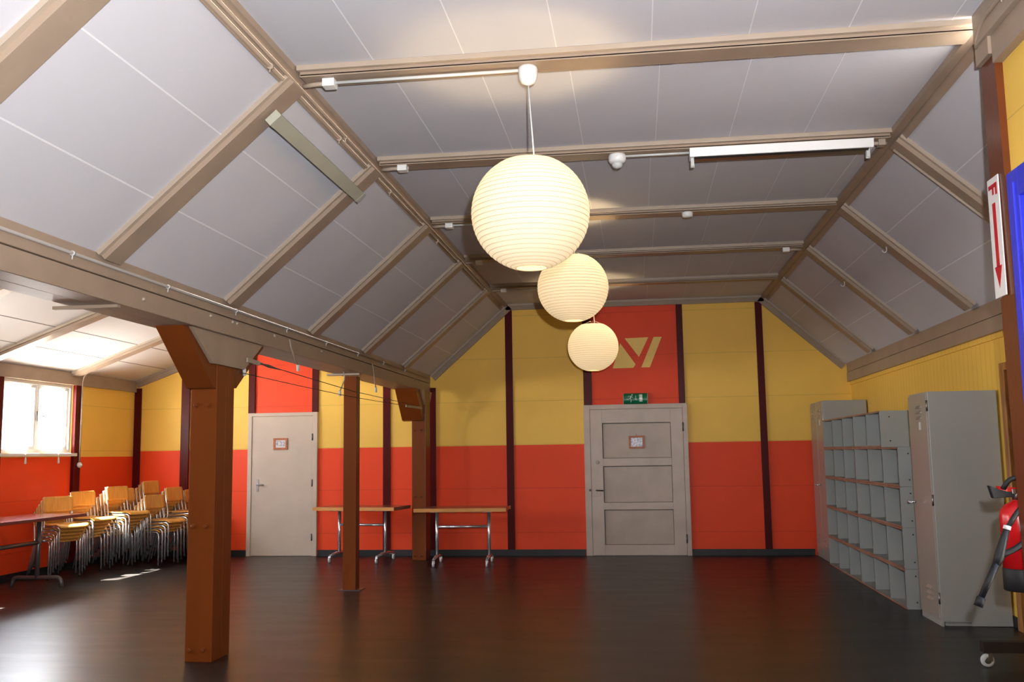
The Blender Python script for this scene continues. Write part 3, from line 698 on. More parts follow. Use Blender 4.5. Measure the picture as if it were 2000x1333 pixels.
# fluorescent batten without its tube
t = thing('fluorescent_fitting', 'long white fluorescent fitting without tube under the second tie beam', 'light fitting', (1.03, 6.64, ZT - 0.07))
bm = NB(); prism(bm, [(6.575, ZT), (6.715, ZT), (6.70, ZT - 0.06), (6.59, ZT - 0.06)], 'x', 0.42, 1.66, bev=0.003); part('housing', bm, M_white, t)
bm = NB(); prism(bm, [(6.60, ZT - 0.0605), (6.69, ZT - 0.0605), (6.675, ZT - 0.072), (6.615, ZT - 0.072)], 'x', 0.45, 1.63); part('reflector', bm, M_steel, t)
for x in (0.44, 1.63):
    bm = NB(); box(bm, x - 0.012, x + 0.012, 6.625, 6.665, ZT - 0.115, ZT - 0.06, bev=0.003); lathe(bm, [(0.012, -0.014), (0.012, 0.014)], (x, 6.645, ZT - 0.112), 10, 'x'); part('lamp_socket', bm, M_wgrey, t)
bm = NB(); tube(bm, fillet([(1.66, 6.64, ZT - 0.02), (1.76, 6.65, ZT - 0.02)], 0.02), 0.014, 8); box(bm, 1.70, 1.745, 6.615, 6.68, ZT - 0.04, ZT - 0.0); part('conduit', bm, M_trim, t)
# old fitting across the first left bay, fixed to the rafters' undersides
t = thing('strip_fitting', 'greenish grey strip fitting spanning two rafters on the left slope', 'light fitting', (-2.0, 5.8, 3.27))
nz = Vector((0.66, 0, -0.75)); ax = Vector((-0.75, 0, -0.66))
o0 = Vector((-1.965, 4.97, 3.375))
bm = NB(); obox(bm, o0 + Vector((0, 0.05, 0)), ax, (0, 1, 0), nz, 0.085, 1.60, 0.045); part('housing', bm, M_greengrey, t)
for oo in (o0 - nz * 0.001, o0 + Vector((0, 1.65, 0))):
    bm = NB(); obox(bm, oo, ax, (0, 1, 0), nz, 0.087, 0.05, 0.047); part('end_cap', bm, M_greengrey, t)
# conduits along the beams
def run(name, label, pts, r=0.009, m=M_trim, clips=(), cm=M_wgrey, cdir=(1, 0, 0)):
    t = thing(name, label, 'conduit', pts[0])
    bm = NB(); tube(bm, pts, r, 8); part('pipe', bm, m, t)
    for p in clips:
        bm = NB(); p = Vector(p); cd = Vector(cdir)
        tube(bm, [p - Vector((0, 0.008, 0)), p + Vector((0, 0.008, 0))], r * 1.5, 8); tube(bm, [p, p + Vector((0, 0, -0.035)) + cd * -0.004], 0.004, 6); part('clip', bm, cm, t)
    return t
cl = [3.6 + 1.05 * k for k in range(9)]
run('conduit', 'thin grey conduit clipped along the upper edge of the aisle beam', [(XB + 0.012, 2.5, 2.525), (XB + 0.012, 13.3, 2.525)], 0.0095, M_pipe, [(XB + 0.012, y, 2.525) for y in cl])
run('conduit', 'outer one of two pipes along the left purlin', [(XL - 0.068, 1.5, 3.515), (XL - 0.068, 13.3, 3.515)], 0.012, M_beam, [(XL - 0.064, y, 3.512) for y in (3.4, 4.7, 5.9, 7.2, 9.0)], M_trim)
run('conduit', 'inner one of two pipes along the left purlin', [(XL - 0.036, 1.5, 3.535), (XL - 0.036, 13.3, 3.535)], 0.009, M_beam, [(XL - 0.036, y, 3.535) for y in (3.45, 5.95)], M_trim)
def rs(x, off): return (x - 0.68 * off, right_z(x) - 0.74 * off)
P = [rs(1.86, 0.068), rs(2.78, 0.068)]
run('conduit', 'pale conduit along the first rafter of the right slope', [(P[0][0], 6.69, P[0][1]), (P[1][0], 6.69, P[1][1])], 0.0095, M_trim)
run('conduit', 'conduit along the stepped header beam at upper right', fillet([(1.728, 2.4, 3.50), (1.728, 4.70, 3.50), (1.735, 4.80, 3.47), (1.745, 4.86, 3.42)], 0.05), 0.011, M_beam, [(1.728, 4.45, 3.50)], M_trim)
# hooks on the right rafters
def hook(x, y, label):
    xx, zz = rs(x, RD); t = thing('hook', label, 'hook', (xx, y, zz), group='hooks under the right rafters'); bm = NB(); pts = [(xx, y, zz + 0.003), (xx, y, zz - 0.03)]
    for k in range(8): a = PI * k / 7; pts.append((xx - 0.018 + 0.018 * math.cos(a), y, zz - 0.03 - 0.02 * math.sin(a)))
    tube(bm, pts, 0.005, 8); part('hook_wire', bm, M_wgrey, t)
hook(2.22, 8.46, 'white hook on the second rafter of the right slope'); hook(2.22, 10.17, 'white hook on the third rafter of the right slope')
# curtain wires under the aisle beam with drop hooks
t = thing('curtain_wire', 'upper taut wire with turnbuckle running under the aisle beam', 'wire', (-3.0, 7.2, 2.15))
bm = NB(); tube(bm, [(-2.985, 7.30, 2.177), (-2.985, 9.8, 2.115), (-2.985, 13.02, 2.10)], 0.0035, 6); part('wire', bm, M_wire, t)
bm = NB(); obox(bm, (-2.995, 7.04, 2.165), (0, 1, -0.02), (1, 0, 0), (0, 0, 1), 0.24, 0.012, 0.035); part('bracket', bm, M_trim, t)
bm = NB(); tube(bm, [(-2.985, 7.28, 2.178), (-2.985, 7.34, 2.176), (-2.985, 7.46, 2.172), (-2.985, 7.60, 2.168), (-2.985, 7.72, 2.165)], [0.012, 0.007, 0.014, 0.008, 0.005], 8); part('turnbuckle', bm, M_darksteel, t)
t = thing('curtain_wire', 'lower slack wire running under the aisle beam to the wall post', 'wire', (-3.0, 6.9, 2.06))
bm = NB(); pts = [(-2.99, 6.9 + 5.4 * k / 12, 2.075 - 0.02 * math.sin(PI * k / 12)) for k in range(13)]; tube(bm, pts, 0.003, 6); part('wire', bm, M_wire, t)
bm = NB(); obox(bm, (-3.02, 12.28, 2.06), (0.12, 1, 0), (1, -0.12, 0), (0, 0, 1), 0.62, 0.012, 0.03); part('bracket', bm, M_trim, t)
def drop(x, y0, z0, y1, z1, label):
    t = thing('drop_hook', label, 'hook', (x, y0, z0), group='bent drop hooks on the aisle beam'); bm = NB()
    tube(bm, fillet([(x, y0, z0), (x + 0.012, y0 + 0.01, z0 - 0.08), (x + 0.008, y1, z1 + 0.03)], 0.03), 0.007, 8); part('rod', bm, M_trim, t)
    bm = NB(); tube(bm, [(x + 0.008, y1, z1 + 0.035), (x + 0.008, y1 + 0.01, z1 - 0.02)], 0.014, 8); part('eye', bm, M_wgrey, t)
drop(XB + 0.012, 7.86, 2.44, 8.05, 2.20, 'pale bent hook hanging from the aisle beam right of the thick post'); drop(XB + 0.012, 10.46, 2.47, 10.58, 2.17, 'pale bent hook hanging from the aisle beam right of the slim post')
drop(-3.02, 7.05, 2.17, 7.04, 2.08, 'short pale hook hanging from the wire bracket at the thick post'); drop(-3.1, 9.85, 2.33, 9.70, 2.08, 'thin bent hook hanging left of the slim post')
# porcelain knobs / plaster spots on the beam face
k = 0
for y, z, lab in [(5.42, 2.40, 'left of the thick post'), (6.35, 2.43, 'above the thick post'), (6.72, 2.435, 'above the gusset, left of a pair'), (6.80, 2.435, 'above the gusset, right of a pair'), (7.55, 2.43, 'right of the thick post'), (8.75, 2.43, 'midway between the thick and slim posts'), (12.6, 2.45, 'near the wall post')]:
    bm = NB(); lathe(bm, [(0.015, 0), (0.015, 0.004), (0.009, 0.007), (0.010, 0.012), (0.003, 0.014)], (XB - 0.004, y, z), 10, 'x'); tag(obj('porcelain_knob', bm, M_trim), 'small pale knob on the aisle beam face %s' % lab, 'knob', 'knobs on the aisle beam')

# ------------------------------------------------------------------ lockers and pigeonholes on the right
XS = 2.36
t = thing('tall_locker', 'tall grey steel locker nearest the camera by the right wall', 'locker', (2.62, 8.5, 0))
ya, yb2, zl = 8.236, 8.773, 1.886
bm = NB(); box(bm, XS + 0.012, XW - 0.018, ya, yb2, 0.035, zl, bev=0.006); box(bm, XS + 0.05, XW - 0.03, ya + 0.04, yb2 - 0.03, 0, 0.035); box(bm, XS + 0.012, XS + 0.03, ya, yb2, 0.0, 0.04)
box(bm, XS + 0.24, XW - 0.018, ya, ya + 0.004, 0.004, 0.04); part('body', bm, M_locker, t)
def locker_door(t, y0, y1, z0, z1, hy, tagp, lou_y, handle=True):
    bm = NB(); box(bm, XS, XS + 0.013, y0, y1, z0, z1, bev=0.003); dr = part('door', bm, M_locker_f, t)
    for zz in (z1 - 0.10, z1 - 0.145, z1 - 0.19, 0.285, 0.24, 0.195):
        bm = NB(); prism(bm, [(XS + 0.001, zz + 0.016), (XS - 0.018, zz - 0.008), (XS + 0.001, zz - 0.010)], 'y', lou_y - 0.065, lou_y + 0.065); part('louvre', bm, M_locker_f, dr)
    if tagp: bm = NB(); box(bm, XS - 0.003, XS + 0.001, lou_y - 0.022, lou_y + 0.022, z1 - 0.29, z1 - 0.225); part('tag_holder', bm, M_paper, dr)
    if handle:
        bm = NB(); lathe(bm, [(0.012, -0.001), (0.012, -0.02), (0.007, -0.024), (0.007, -0.045), (0.013, -0.05), (0.013, -0.06), (0.002, -0.064)], (XS, hy, 0.965), 12, 'x'); tube(bm, [(XS - 0.05, hy - 0.045, 0.965), (XS - 0.05, hy + 0.045, 0.965)], 0.009, 8); part('handle', bm, M_chrome, dr)
    return dr
locker_door(t, ya + 0.012, yb2 - 0.012, 0.06, zl - 0.02, 8.71, True, 8.45)
for zz in (1.77, 1.0, 0.22):
    bm = NB(); lathe(bm, [(0.008, -0.045), (0.008, 0.045)], (XS + 0.006, ya + 0.006, zz), 8, 'z'); part('hinge', bm, M_steel, t)
t = thing('double_locker', 'grey two-door steel locker in the far right corner', 'locker', (2.62, 13.14, 0))
y0, y1, zl2 = 12.70, 13.57, 2.05
bm = NB(); box(bm, XS + 0.012, XW - 0.018, y0, y1, 0.02, zl2, bev=0.006); box(bm, XS + 0.012, XW - 0.03, y0, y1, 0.0, 0.03); part('body', bm, M_locker, t)
locker_door(t, y0 + 0.01, (y0 + y1) / 2 - 0.003, 0.05, zl2 - 0.02, 13.06, True, 12.92); locker_door(t, (y0 + y1) / 2 + 0.003, y1 - 0.01, 0.05, zl2 - 0.02, 13.2, False, 13.35, False)
# pigeonhole boxes: five rows of two
XF, XK = 2.325, 2.80; YN, YF = 9.07, 12.55; cw = (YF - YN) / 6; zrow = [0.0, 0.35, 0.715, 1.08, 1.437, 1.79]
rown = ['bottom', 'fourth', 'middle', 'second', 'top']
def pigeon(r, near):
    z0, z1 = zrow[r] + 0.001, zrow[r + 1] - 0.001
    y0 = YN if near else YN + 3 * cw; y1 = YN + 3 * cw - 0.002 if near else YF
    if r == 4 and near: y0 = YN + cw
    t = thing('pigeonhole_box', 'grey %s pigeonhole box, %s' % ('two-hole' if (r == 4 and near) else 'three-hole', ('nearest half of the %s row, next to the tall locker' if near else 'far half of the %s row, next to the double locker') % rown[r]), 'pigeonhole', (2.55, (y0 + y1) / 2, z0), group='pigeonhole boxes')
    b = 0.016
    bm = NB(); box(bm, XF + 0.004, XK, y0, y1, z0, z0 + b); box(bm, XF + 0.004, XK, y0, y1, z1 - b, z1)
    box(bm, XF + 0.003, XK, y0, y0 + b, z0 + b, z1 - b); box(bm, XF + 0.003, XK, y1 - b, y1, z0 + b, z1 - b); box(bm, XK - 0.008, XK, y0 + b, y1 - b, z0 + b, z1 - b); part('carcass', bm, M_shelf, t)
    bm = NB(); box(bm, XF, XF + 0.004, y0, y1, z0, z0 + b); box(bm, XF, XF + 0.004, y0, y1, z1 - b, z1); part('bare_edge', bm, M_shelfedge, t, label='bare reddish plywood front edges')
    n = int(round((y1 - y0) / cw))
    for k in range(1, n):
        bm = NB(); yk = y0 + (y1 - y0) * k / n; box(bm, XF + 0.006, XK - 0.008, yk - 0.006, yk + 0.006, z0 + b, z1 - b); part('divider', bm, M_shelf, t)
    if near:
        for xx, zz in ((XF + 0.09, z0 + 0.06), (XF + 0.09, z1 - 0.06)):
            bm = NB(); lathe(bm, [(0.007, 0), (0.007, -0.003), (0.003, -0.004)], (xx, y0, zz), 8, 'y'); part('screw', bm, M_wire, t)
for r in range(5):
    for nr_ in (True, False): pigeon(r, nr_)

# ------------------------------------------------------------------ tables
def caster(bm_w, bm_f, x, y, r=0.035):
    lathe(bm_w, [(0.002, -0.012), (r, -0.012), (r, 0.012), (0.002, 0.012)], (x, y, r), 14, 'x')
    box(bm_f, x - 0.018, x + 0.018, y - 0.014, y + 0.02, r * 1.2, r * 2.2, bev=0.004)
def flip_table(cx, cy, rz, label):
    t = thing('folding_table', label, 'table', (cx, cy, 0), rz, group='folding tables by the end wall')
    W, Dp, H = 1.20, 0.60, 0.742
    bm = NB(); box(bm, -W / 2 + .006, W / 2 - .006, -Dp / 2 + .006, Dp / 2 - .006, H - 0.045, H, bev=0.003); part('tabletop', bm, M_tabletop, t, True)
    bm = NB()
    box(bm, -W / 2, W / 2, -Dp / 2, -Dp / 2 + .006, H - .046, H - .001); box(bm, -W / 2, W / 2, Dp / 2 - .006, Dp / 2, H - .046, H - .001); part('long_edge', bm, M_tabledge, t, True, 'pale wooden front edge')
    for s in (-1, 1):
        x = s * 0.345
        bm = NB(); tube(bm, [(x, 0, 0.10), (x, 0, H - 0.046)], 0.021, 12); part('leg', bm, M_chrome, t, True)
        bm = NB(); tube(bm, [(x, -0.29, 0.085), (x, -0.1, 0.108), (x, 0.1, 0.108), (x, 0.29, 0.085)], [0.016, 0.024, 0.024, 0.016], 10); ft = part('foot', bm, M_chrome, t, True)
        for yy in (-0.285, 0.285):
            bw, bf = NB(), NB(); caster(bw, bf, x, yy); c = part('castor', bw, M_wgrey, ft, True); part('castor_fork', bf, M_chrome, c, True)
        bm = NB(); box(bm, x - s * 0.25 if s > 0 else x - 0.02, x + 0.02 if s > 0 else x + 0.25, -0.04, 0.04, H - 0.068, H - 0.046, bev=0.003); box(bm, x - 0.05, x + 0.05, -0.2, 0.2, H - 0.058, H - 0.046); part('bracket', bm, M_steel, t, True)
    bm = NB(); tube(bm, [(-0.345, 0, 0.49), (0.345, 0, 0.49)], 0.017, 10); part('stretcher', bm, M_chrome, t, True)
    return t
flip_table(-3.80, 12.96, math.radians(-9), 'chrome-legged folding table behind the slim post, left of the wall post')
flip_table(-2.31, 12.52, math.radians(2), 'chrome-legged folding table right of the wall post')

t = thing('dark_table', 'dark-topped table on grey steel trestle, cut by the left photo edge', 'table', (-6.86, 9.8, 0))
H = 0.80; x0, x1, y0, y1 = -7.25, -6.545, 8.75, 10.78
bm = NB(); box(bm, x0 + .008, x1 - .008, y0 + .008, y1 - .008, H - 0.036, H, bev=0.002); part('tabletop', bm, M_table2, t)
bm = NB(); box(bm, x0, x0 + .008, y0, y1, H - .036, H - .001); box(bm, x1 - .008, x1, y0, y1, H - .036, H - .001); box(bm, x0 + .008, x1 - .008, y1 - .008, y1, H - .036, H - .001); box(bm, x0 + .008, x1 - .008, y0, y0 + .008, H - .036, H - .001); part('edge_band', bm, M_table2e, t)
for yy in (10.34, 9.10):
    bm = NB(); tube(bm, [(-6.86, yy, 0.10), (-6.86, yy, H - 0.036)], 0.026, 12); part('leg', bm, M_darksteel, t)
    bm = NB(); tube(bm, fillet([(-7.17, yy, 0.0), (-7.15, yy, 0.105), (-6.57, yy, 0.105), (-6.55, yy, 0.0)], 0.07), 0.023, 10); part('foot', bm, M_darksteel, t)
bm = NB(); tube(bm, [(-6.86, 9.10, 0.50), (-6.86, 10.34, 0.50)], 0.024, 10); part('stretcher', bm, M_darksteel, t)

# ------------------------------------------------------------------ chairs
def chair(label):
    t = thing('stacking_chair', label, 'chair')
    r = 0.0105
    # seat shell, curved plywood
    bm = NB(); n, m2 = 12, 10; top = []; bot = []
    for i in range(n + 1):
        s = i / n; x = -0.20 + 0.41 * s; zc = 0.462 + 0.012 * (1 - math.sin(PI * min(1, s * 1.15))) - (0.035 * max(0, s - 0.8) / 0.2 * max(0, s - 0.8) / 0.2)
        a, b = [], []
        for k in range(m2 + 1):
            q = k / m2 * 2 - 1; w = 0.20 * (1 - 0.10 * (1 - s)) * (1 - 0.10 * (max(0, s - 0.85) / 0.15) ** 2)
            z = zc + 0.006 * q * q
            a.append(bm.verts.new((x, q * w, z + 0.010))); b.append(bm.verts.new((x, q * w, z)))
        top.append(a); bot.append(b)
    def skin(top, bot):
        for i in range(len(top) - 1):
            for k in range(len(top[0]) - 1):
                f = bm.faces.new((top[i][k], top[i + 1][k], top[i + 1][k + 1], top[i][k + 1])); f.smooth = True
                f = bm.faces.new((bot[i][k], bot[i][k + 1], bot[i + 1][k + 1], bot[i + 1][k])); f.smooth = True
        for i in range(len(top) - 1):
            bm.faces.new((top[i][0], bot[i][0], bot[i + 1][0], top[i + 1][0])); bm.faces.new((top[i][-1], top[i + 1][-1], bot[i + 1][-1], bot[i][-1]))
        for k in range(len(top[0]) - 1):
            bm.faces.new((top[0][k], top[0][k + 1], bot[0][k + 1], bot[0][k])); bm.faces.new((top[-1][k], bot[-1][k], bot[-1][k + 1], top[-1][k + 1]))
        bmesh.ops.recalc_face_normals(bm, faces=bm.faces)
    skin(top, bot); part('seat', bm, M_ply, t, True)
    # backrest, curved in plan, rounded corners
    bm = NB(); top = []; bot = []
    for i in range(9):
        s = i / 8; z = 0.625 + 0.185 * s; xb = -0.172 - 0.055 * (z - 0.47) / 0.33 + 0.008; a, b = [], []
        cr = 1 - 0.09 * (max(0, abs(s - 0.5) - 0.36) / 0.14) ** 2
        for k in range(13):
            q = k / 12 * 2 - 1; y = q * 0.192 * cr; x = xb - 0.022 * (1 - q * q) + 0.012
            a.append(bm.verts.new((x + 0.010, y, z))); b.append(bm.verts.new((x, y, z)))
        top.append(a); bot.append(b)
    skin(top, bot); part('backrest', bm, M_ply, t, True)
    for s in (-1, 1):
        y = s * 0.185
        bm = NB(); tube(bm, fillet([(0.215, s * 0.20, 0.012), (0.205, s * 0.192, 0.449), (-0.16, s * 0.165, 0.449)], 0.06, 6), r, 8); lg = part('front_leg', bm, M_chrome, t, True)
        bm = NB(); lathe(bm, [(0.013, 0.0), (0.013, 0.022), (0.010, 0.024)], (0.215, s * 0.20, 0), 8); part('rubber_foot', bm, M_rubber, lg, True)
        bm = NB(); tube(bm, fillet([(-0.285, s * 0.20, 0.012), (-0.165, s * 0.178, 0.44), (-0.232, s * 0.172, 0.80)], 0.05, 5), r, 8); lg = part('rear_leg', bm, M_chrome, t, True)
        bm = NB(); lathe(bm, [(0.013, 0.0), (0.013, 0.022), (0.010, 0.024)], (-0.285, s * 0.20, 0), 8); part('rubber_foot', bm, M_rubber, lg, True)
    bm = NB(); tube(bm, [(-0.10, -0.168, 0.449), (-0.10, 0.168, 0.449)], 0.009, 8); part('crossbar', bm, M_chrome, t, True)
    return t
def stack_names(n):
    if n == 1: return ['only']
    base = ['topmost', 'second from the top', 'third from the top', 'fourth from the top', 'fifth from the top', 'sixth from the top', 'seventh from the top']
    out = ['lowest'] + [None] * (n - 2) + ['topmost']
    for j in range(1, n - 1): out[n - 1 - j] = base[j]
    return out
STACKS = [  # x, y, heading, count, where
    (-7.09, 11.13, -28, 5, 'leftmost stack, behind the dark-topped table'),
    (-7.09, 11.66, -16, 6, 'second stack from left, under the curtained window'),
    (-6.93, 12.18, -14, 7, 'sunlit stack in the middle with the tall back'),
    (-7.08, 12.70, -8, 6, 'half-hidden stack behind the sunlit one'),
    (-7.03, 13.22, -6, 8, 'tallest stack in the room corner'),
    (-6.50, 12.50, -12, 4, 'front stack beside the bright sun patch'),
    (-6.48, 12.95, -8, 6, 'last but one stack before the thick brown post'),
    (-6.40, 13.37, -5, 5, 'rear stack half hidden by the thick brown post'),
]
first = None
for (x, y, hd, n, where) in STACKS:
    a = math.radians(hd); nm = stack_names(n)
    for k in range(n):
        lab = '%s chair of the %s' % (nm[k], where)
        c = chair(lab) if first is None else copy_tree(first)
        if first is None: first = c
        dx = 0.052 * k + random.uniform(-0.004, 0.004); dz = 0.044 * k
        hx = math.cos(a); hy = math.sin(a)
        j = a + random.uniform(-0.012, 0.012)
        c.location = (x - 0.026 * (n - 1) * hx + dx * hx, y - 0.026 * (n - 1) * hy + dx * hy, dz); c.rotation_euler = (0, 0, j)
        c['label'] = lab; c['category'] = 'chair'; c['group'] = 'stacked plywood chairs'

# ------------------------------------------------------------------ fire extinguisher, arrow sign, dolly
cx, cy = 1.875, 5.125
t = thing('fire_extinguisher', 'red fire extinguisher with black hose hung behind the partition post', 'extinguisher', (cx, cy, 0.71))
bm = NB(); lathe(bm, [(0.088, 0.82), (0.088, 1.08), (0.082, 1.11), (0.062, 1.135), (0.03, 1.15), (0.024, 1.16)], (cx, cy, 0), 32); part('cylinder', bm, M_red, t)
bm = NB(); lathe(bm, [(0.086, 0.715), (0.091, 0.72), (0.091, 0.822), (0.0885, 0.826)], (cx, cy, 0), 32); part('base_ring', bm, M_black, t)
bm = NB(); lathe(bm, [(0.024, 1.155), (0.024, 1.185), (0.018, 1.20)], (cx, cy, 0), 16); box(bm, cx - 0.03, cx + 0.03, cy - 0.02, cy + 0.02, 1.185, 1.215, bev=0.005); part('valve', bm, M_steel, t)
bm = NB(); obox(bm, (cx + 0.03, cy - 0.017, 1.195), (-1, 0, 0.10), (0, 1, 0), (0.1, 0, 1), 0.125, 0.034, 0.022); part('lever', bm, M_red, t)
bm = NB(); prism(bm, [(cx - 0.085, 1.212), (cx - 0.135, 1.232), (cx - 0.118, 1.168), (cx - 0.02, 1.175), (cx - 0.02, 1.193)], 'y', cy - 0.02, cy + 0.02, bev=0.004); part('grip', bm, M_black, t)
yg = cy - 0.125
bm = NB(); tube(bm, fillet([(cx - 0.075, cy - 0.03, 1.215), (cx - 0.05, cy - 0.05, 1.265), (cx + 0.05, cy - 0.07, 1.28), (cx + 0.10, cy - 0.10, 1.20), (cx - 0.03, yg, 1.14), (cx - 0.108, yg, 1.02)], 0.07, 6), 0.0125, 10); part('hose', bm, M_rubber, t)
bm = NB(); tube(bm, [(cx - 0.105, yg, 1.028), (cx - 0.128, yg, 0.96), (cx - 0.150, yg, 0.89), (cx - 0.165, yg, 0.855)], [0.015, 0.019, 0.024, 0.018], 10); tube(bm, fillet([(cx - 0.145, yg, 0.90), (cx - 0.08, yg, 0.925), (cx + 0.0, yg - 0.005, 0.985)], 0.03), [0.019] + [0.014] * 7, 10)
tube(bm, [(cx - 0.160, yg, 0.868), (cx - 0.250, yg - 0.005, 0.695)], [0.018, 0.0145], 12); tube(bm, [(cx - 0.247, yg - 0.005, 0.700), (cx - 0.265, yg - 0.007, 0.658)], 0.021, 14); part('spray_gun', bm, M_black, t)
bm = NB(); tube(bm, [(cx - 0.100, yg, 1.042), (cx - 0.106, yg, 1.024)], 0.0175, 10); part('hose_clamp', bm, M_signwhite, t)
bm = NB()
for k in range(-3, 3):
    a0, a1 = -PI / 2 + k * 0.10 - 0.05, -PI / 2 + k * 0.10 + 0.05
    polyplate(bm, [(cx + 0.0885 * math.cos(a0), cy + 0.0885 * math.sin(a0), 1.01), (cx + 0.0885 * math.cos(a1), cy + 0.0885 * math.sin(a1), 1.01), (cx + 0.0885 * math.cos(a1), cy + 0.0885 * math.sin(a1), 1.07), (cx + 0.0885 * math.cos(a0), cy + 0.0885 * math.sin(a0), 1.07)], (0, -1, 0), 0.001)
part('white_label', bm, M_signwhite, t)
bm = NB(); box(bm, cx - 0.02, cx + 0.02, cy + 0.085, 5.125 + 0.115, 0.9, 1.1); box(bm, cx - 0.02, cx + 0.02, 5.0, cy - 0.085, 0.9, 1.0); part('wall_bracket', bm, M_black, t)

t = thing('fire_arrow_sign', 'narrow white sign with red letter F and red downward arrow', 'sign', (1.775, 4.87, 2.15))
xs_ = 1.772; ya_, yb_ = 4.785, 4.925; z0_, z1_ = 2.15, 2.745
bm = NB(); box(bm, xs_, xs_ + 0.006, ya_, yb_, z0_, z1_, bev=0.0015); part('plate', bm, M_signwhite, t)
def sg(u, v): return (xs_ - 0.0002, ya_ + (yb_ - ya_) * (1 - u), z0_ + (z1_ - z0_) * v)   # u 0..1 left to right as read from the room
bm = NB()
for poly in ([(0.20, 0.945), (0.85, 0.945), (0.85, 0.925), (0.20, 0.925)],):
    pass
# letter F turned a quarter turn: stem across the top, arms pointing down at the right
polyplate(bm, [sg(0.12, 0.945), sg(0.88, 0.945), sg(0.88, 0.910), sg(0.12, 0.910)], (-1, 0, 0), 0.0012)
polyplate(bm, [sg(0.72, 0.912), sg(0.88, 0.912), sg(0.88, 0.845), sg(0.72, 0.845)], (-1, 0, 0), 0.0012)
polyplate(bm, [sg(0.44, 0.912), sg(0.58, 0.912), sg(0.58, 0.855), sg(0.44, 0.855)], (-1, 0, 0), 0.0012)
part('letter_f', bm, M_signred, t)
bm = NB(); polyplate(bm, [sg(0.36, 0.785), sg(0.64, 0.785), sg(0.64, 0.25), sg(0.36, 0.25)], (-1, 0, 0), 0.0012); polyplate(bm, [sg(0.18, 0.255), sg(0.82, 0.255), sg(0.5, 0.075)], (-1, 0, 0), 0.0012); part('arrow', bm, M_signred, t)

t = thing('wheeled_dolly', 'low dark board on grey castors at the lower right photo corner', 'dolly', (2.6, 6.9, 0))
bm = NB(); box(bm, 2.185, 2.85, 6.73, 6.80, 0.095, 0.165, bev=0.003); part('deck', bm, M_dolly, t)
for x, y in ((2.215, 6.765), (2.80, 6.765)):
    bm = NB(); lathe(bm, [(0.010, -0.014), (0.030, -0.014), (0.040, -0.012), (0.044, 0), (0.040, 0.012), (0.030, 0.014), (0.010, 0.014)], (x, y, 0.044), 24, 'y'); w = part('castor', bm, M_wgrey, t)
    bm = NB(); lathe(bm, [(0.018, -0.017), (0.022, -0.015), (0.022, 0.015), (0.018, 0.017)], (x, y, 0.044), 16, 'y'); box(bm, x + 0.003, x + 0.03, y - 0.02, y - 0.016, 0.04, 0.092); box(bm, x + 0.003, x + 0.03, y + 0.016, y + 0.02, 0.04, 0.092); box(bm, x - 0.005, x + 0.04, y - 0.022, y + 0.022, 0.088, 0.095); part('castor_fork', bm, M_steel, w)

# ------------------------------------------------------------------ outdoors: unseen overhang, added and sized to trim the sun at the window heads
bm = NB(); box(bm, XLW - 0.60, XLW - 0.16, Y0 - 0.5, D + 0.3, 2.72, 2.80); struct('sun_trim_overhang', bm, M_sun_trim)

# ------------------------------------------------------------------ light
sd = Vector((1.17, 0.26, -1.65)).normalized()
L = bpy.data.lights.new('sun', 'SUN'); L.energy = 320.0; L.angle = math.radians(0.53); L.color = (1.0, 0.95, 0.87)
o = bpy.data.objects.new('sun', L); COL.objects.link(o); o.rotation_euler = sd.to_track_quat('-Z', 'Y').to_euler(); o.location = (-12, 8, 9)
W = bpy.data.worlds.new('sky'); S.world = W; W.use_nodes = True; nt = W.node_tree; bg = nt.nodes['Background']
tc = nt.nodes.new('ShaderNodeTexCoord'); sx = nt.nodes.new('ShaderNodeSeparateXYZ'); nt.links.new(tc.outputs['Generated'], sx.inputs[0])
r = nt.nodes.new('ShaderNodeValToRGB')   # sunlit ground below the horizon, haze at it, blue above
r.color_ramp.elements[0].color = (1.5, 1.42, 1.30, 1); r.color_ramp.elements[0].position = 0.47
r.color_ramp.elements[1].color = rgb(168, 198, 238); r.color_ramp.elements[1].position = 0.85
e = r.color_ramp.elements.new(0.52); e.color = rgb(236, 240, 244)
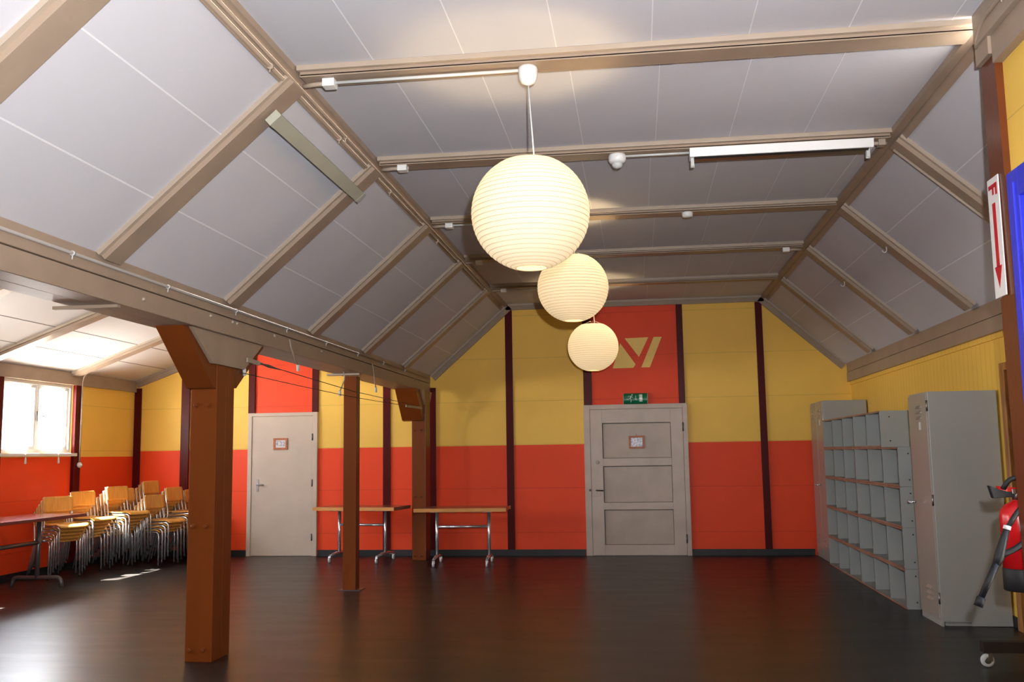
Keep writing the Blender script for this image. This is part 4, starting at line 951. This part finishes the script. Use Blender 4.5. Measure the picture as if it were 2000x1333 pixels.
nt.links.new(math_node(nt, 'MULTIPLY_ADD', sx.outputs[2], 0.5, 0.5), r.inputs['Fac']); nt.links.new(r.outputs['Color'], bg.inputs['Color']); bg.inputs['Strength'].default_value = 42.0
def portal(loc, rot, sx_, sy_):
    L = bpy.data.lights.new('window_portal', 'AREA'); L.shape = 'RECTANGLE'; L.size = sx_; L.size_y = sy_; L.cycles.is_portal = True
    o = bpy.data.objects.new('window_portal', L); COL.objects.link(o); o.location = loc; o.rotation_euler = rot
for a, b in WIN: portal((XLW - 0.13, (a + b) / 2, (WZ0 + WZ1) / 2), (0, -PI / 2, 0), WZ1 - WZ0, b - a)
# the photographer's flash, just up and right of the lens: it throws the hard shadows seen behind lantern, sign and hose
L = bpy.data.lights.new('camera_flash', 'SPOT'); L.energy = 1420.0; L.color = (0.95, 0.96, 1.0); L.shadow_soft_size = 0.03
L.spot_size = math.radians(150); L.spot_blend = 1.0
o = bpy.data.objects.new('camera_flash', L); COL.objects.link(o); o.location = (0.12, 0.0, 1.62)
o.rotation_euler = Vector((-0.20, 0.74, 0.70)).to_track_quat('-Z', 'Y').to_euler()

# ------------------------------------------------------------------ camera
cam = bpy.data.cameras.new('camera'); co = bpy.data.objects.new('camera', cam); COL.objects.link(co)
pitch, roll, yaw, h, f = 0.11810, -0.01514, -0.12903, 1.4252, 1862.54
F = Vector((math.sin(yaw) * math.cos(pitch), math.cos(yaw) * math.cos(pitch), math.sin(pitch)))
R = Vector((math.cos(yaw), -math.sin(yaw), 0)); U = R.cross(F)
R2 = R * math.cos(roll) + U * math.sin(roll); U2 = -R * math.sin(roll) + U * math.cos(roll)
co.matrix_world = Matrix(((R2.x, U2.x, -F.x, 0), (R2.y, U2.y, -F.y, 0), (R2.z, U2.z, -F.z, h), (0, 0, 0, 1)))
cam.sensor_width = 36.0; cam.sensor_fit = 'HORIZONTAL'; cam.lens = f / 2000 * 36; cam.clip_start = 0.05; cam.clip_end = 200
S.camera = co
S.view_settings.view_transform = 'Standard'; S.view_settings.look = 'None'; S.view_settings.gamma = 1.0; S.view_settings.use_curve_mapping = False
S.view_settings.exposure = 0.15
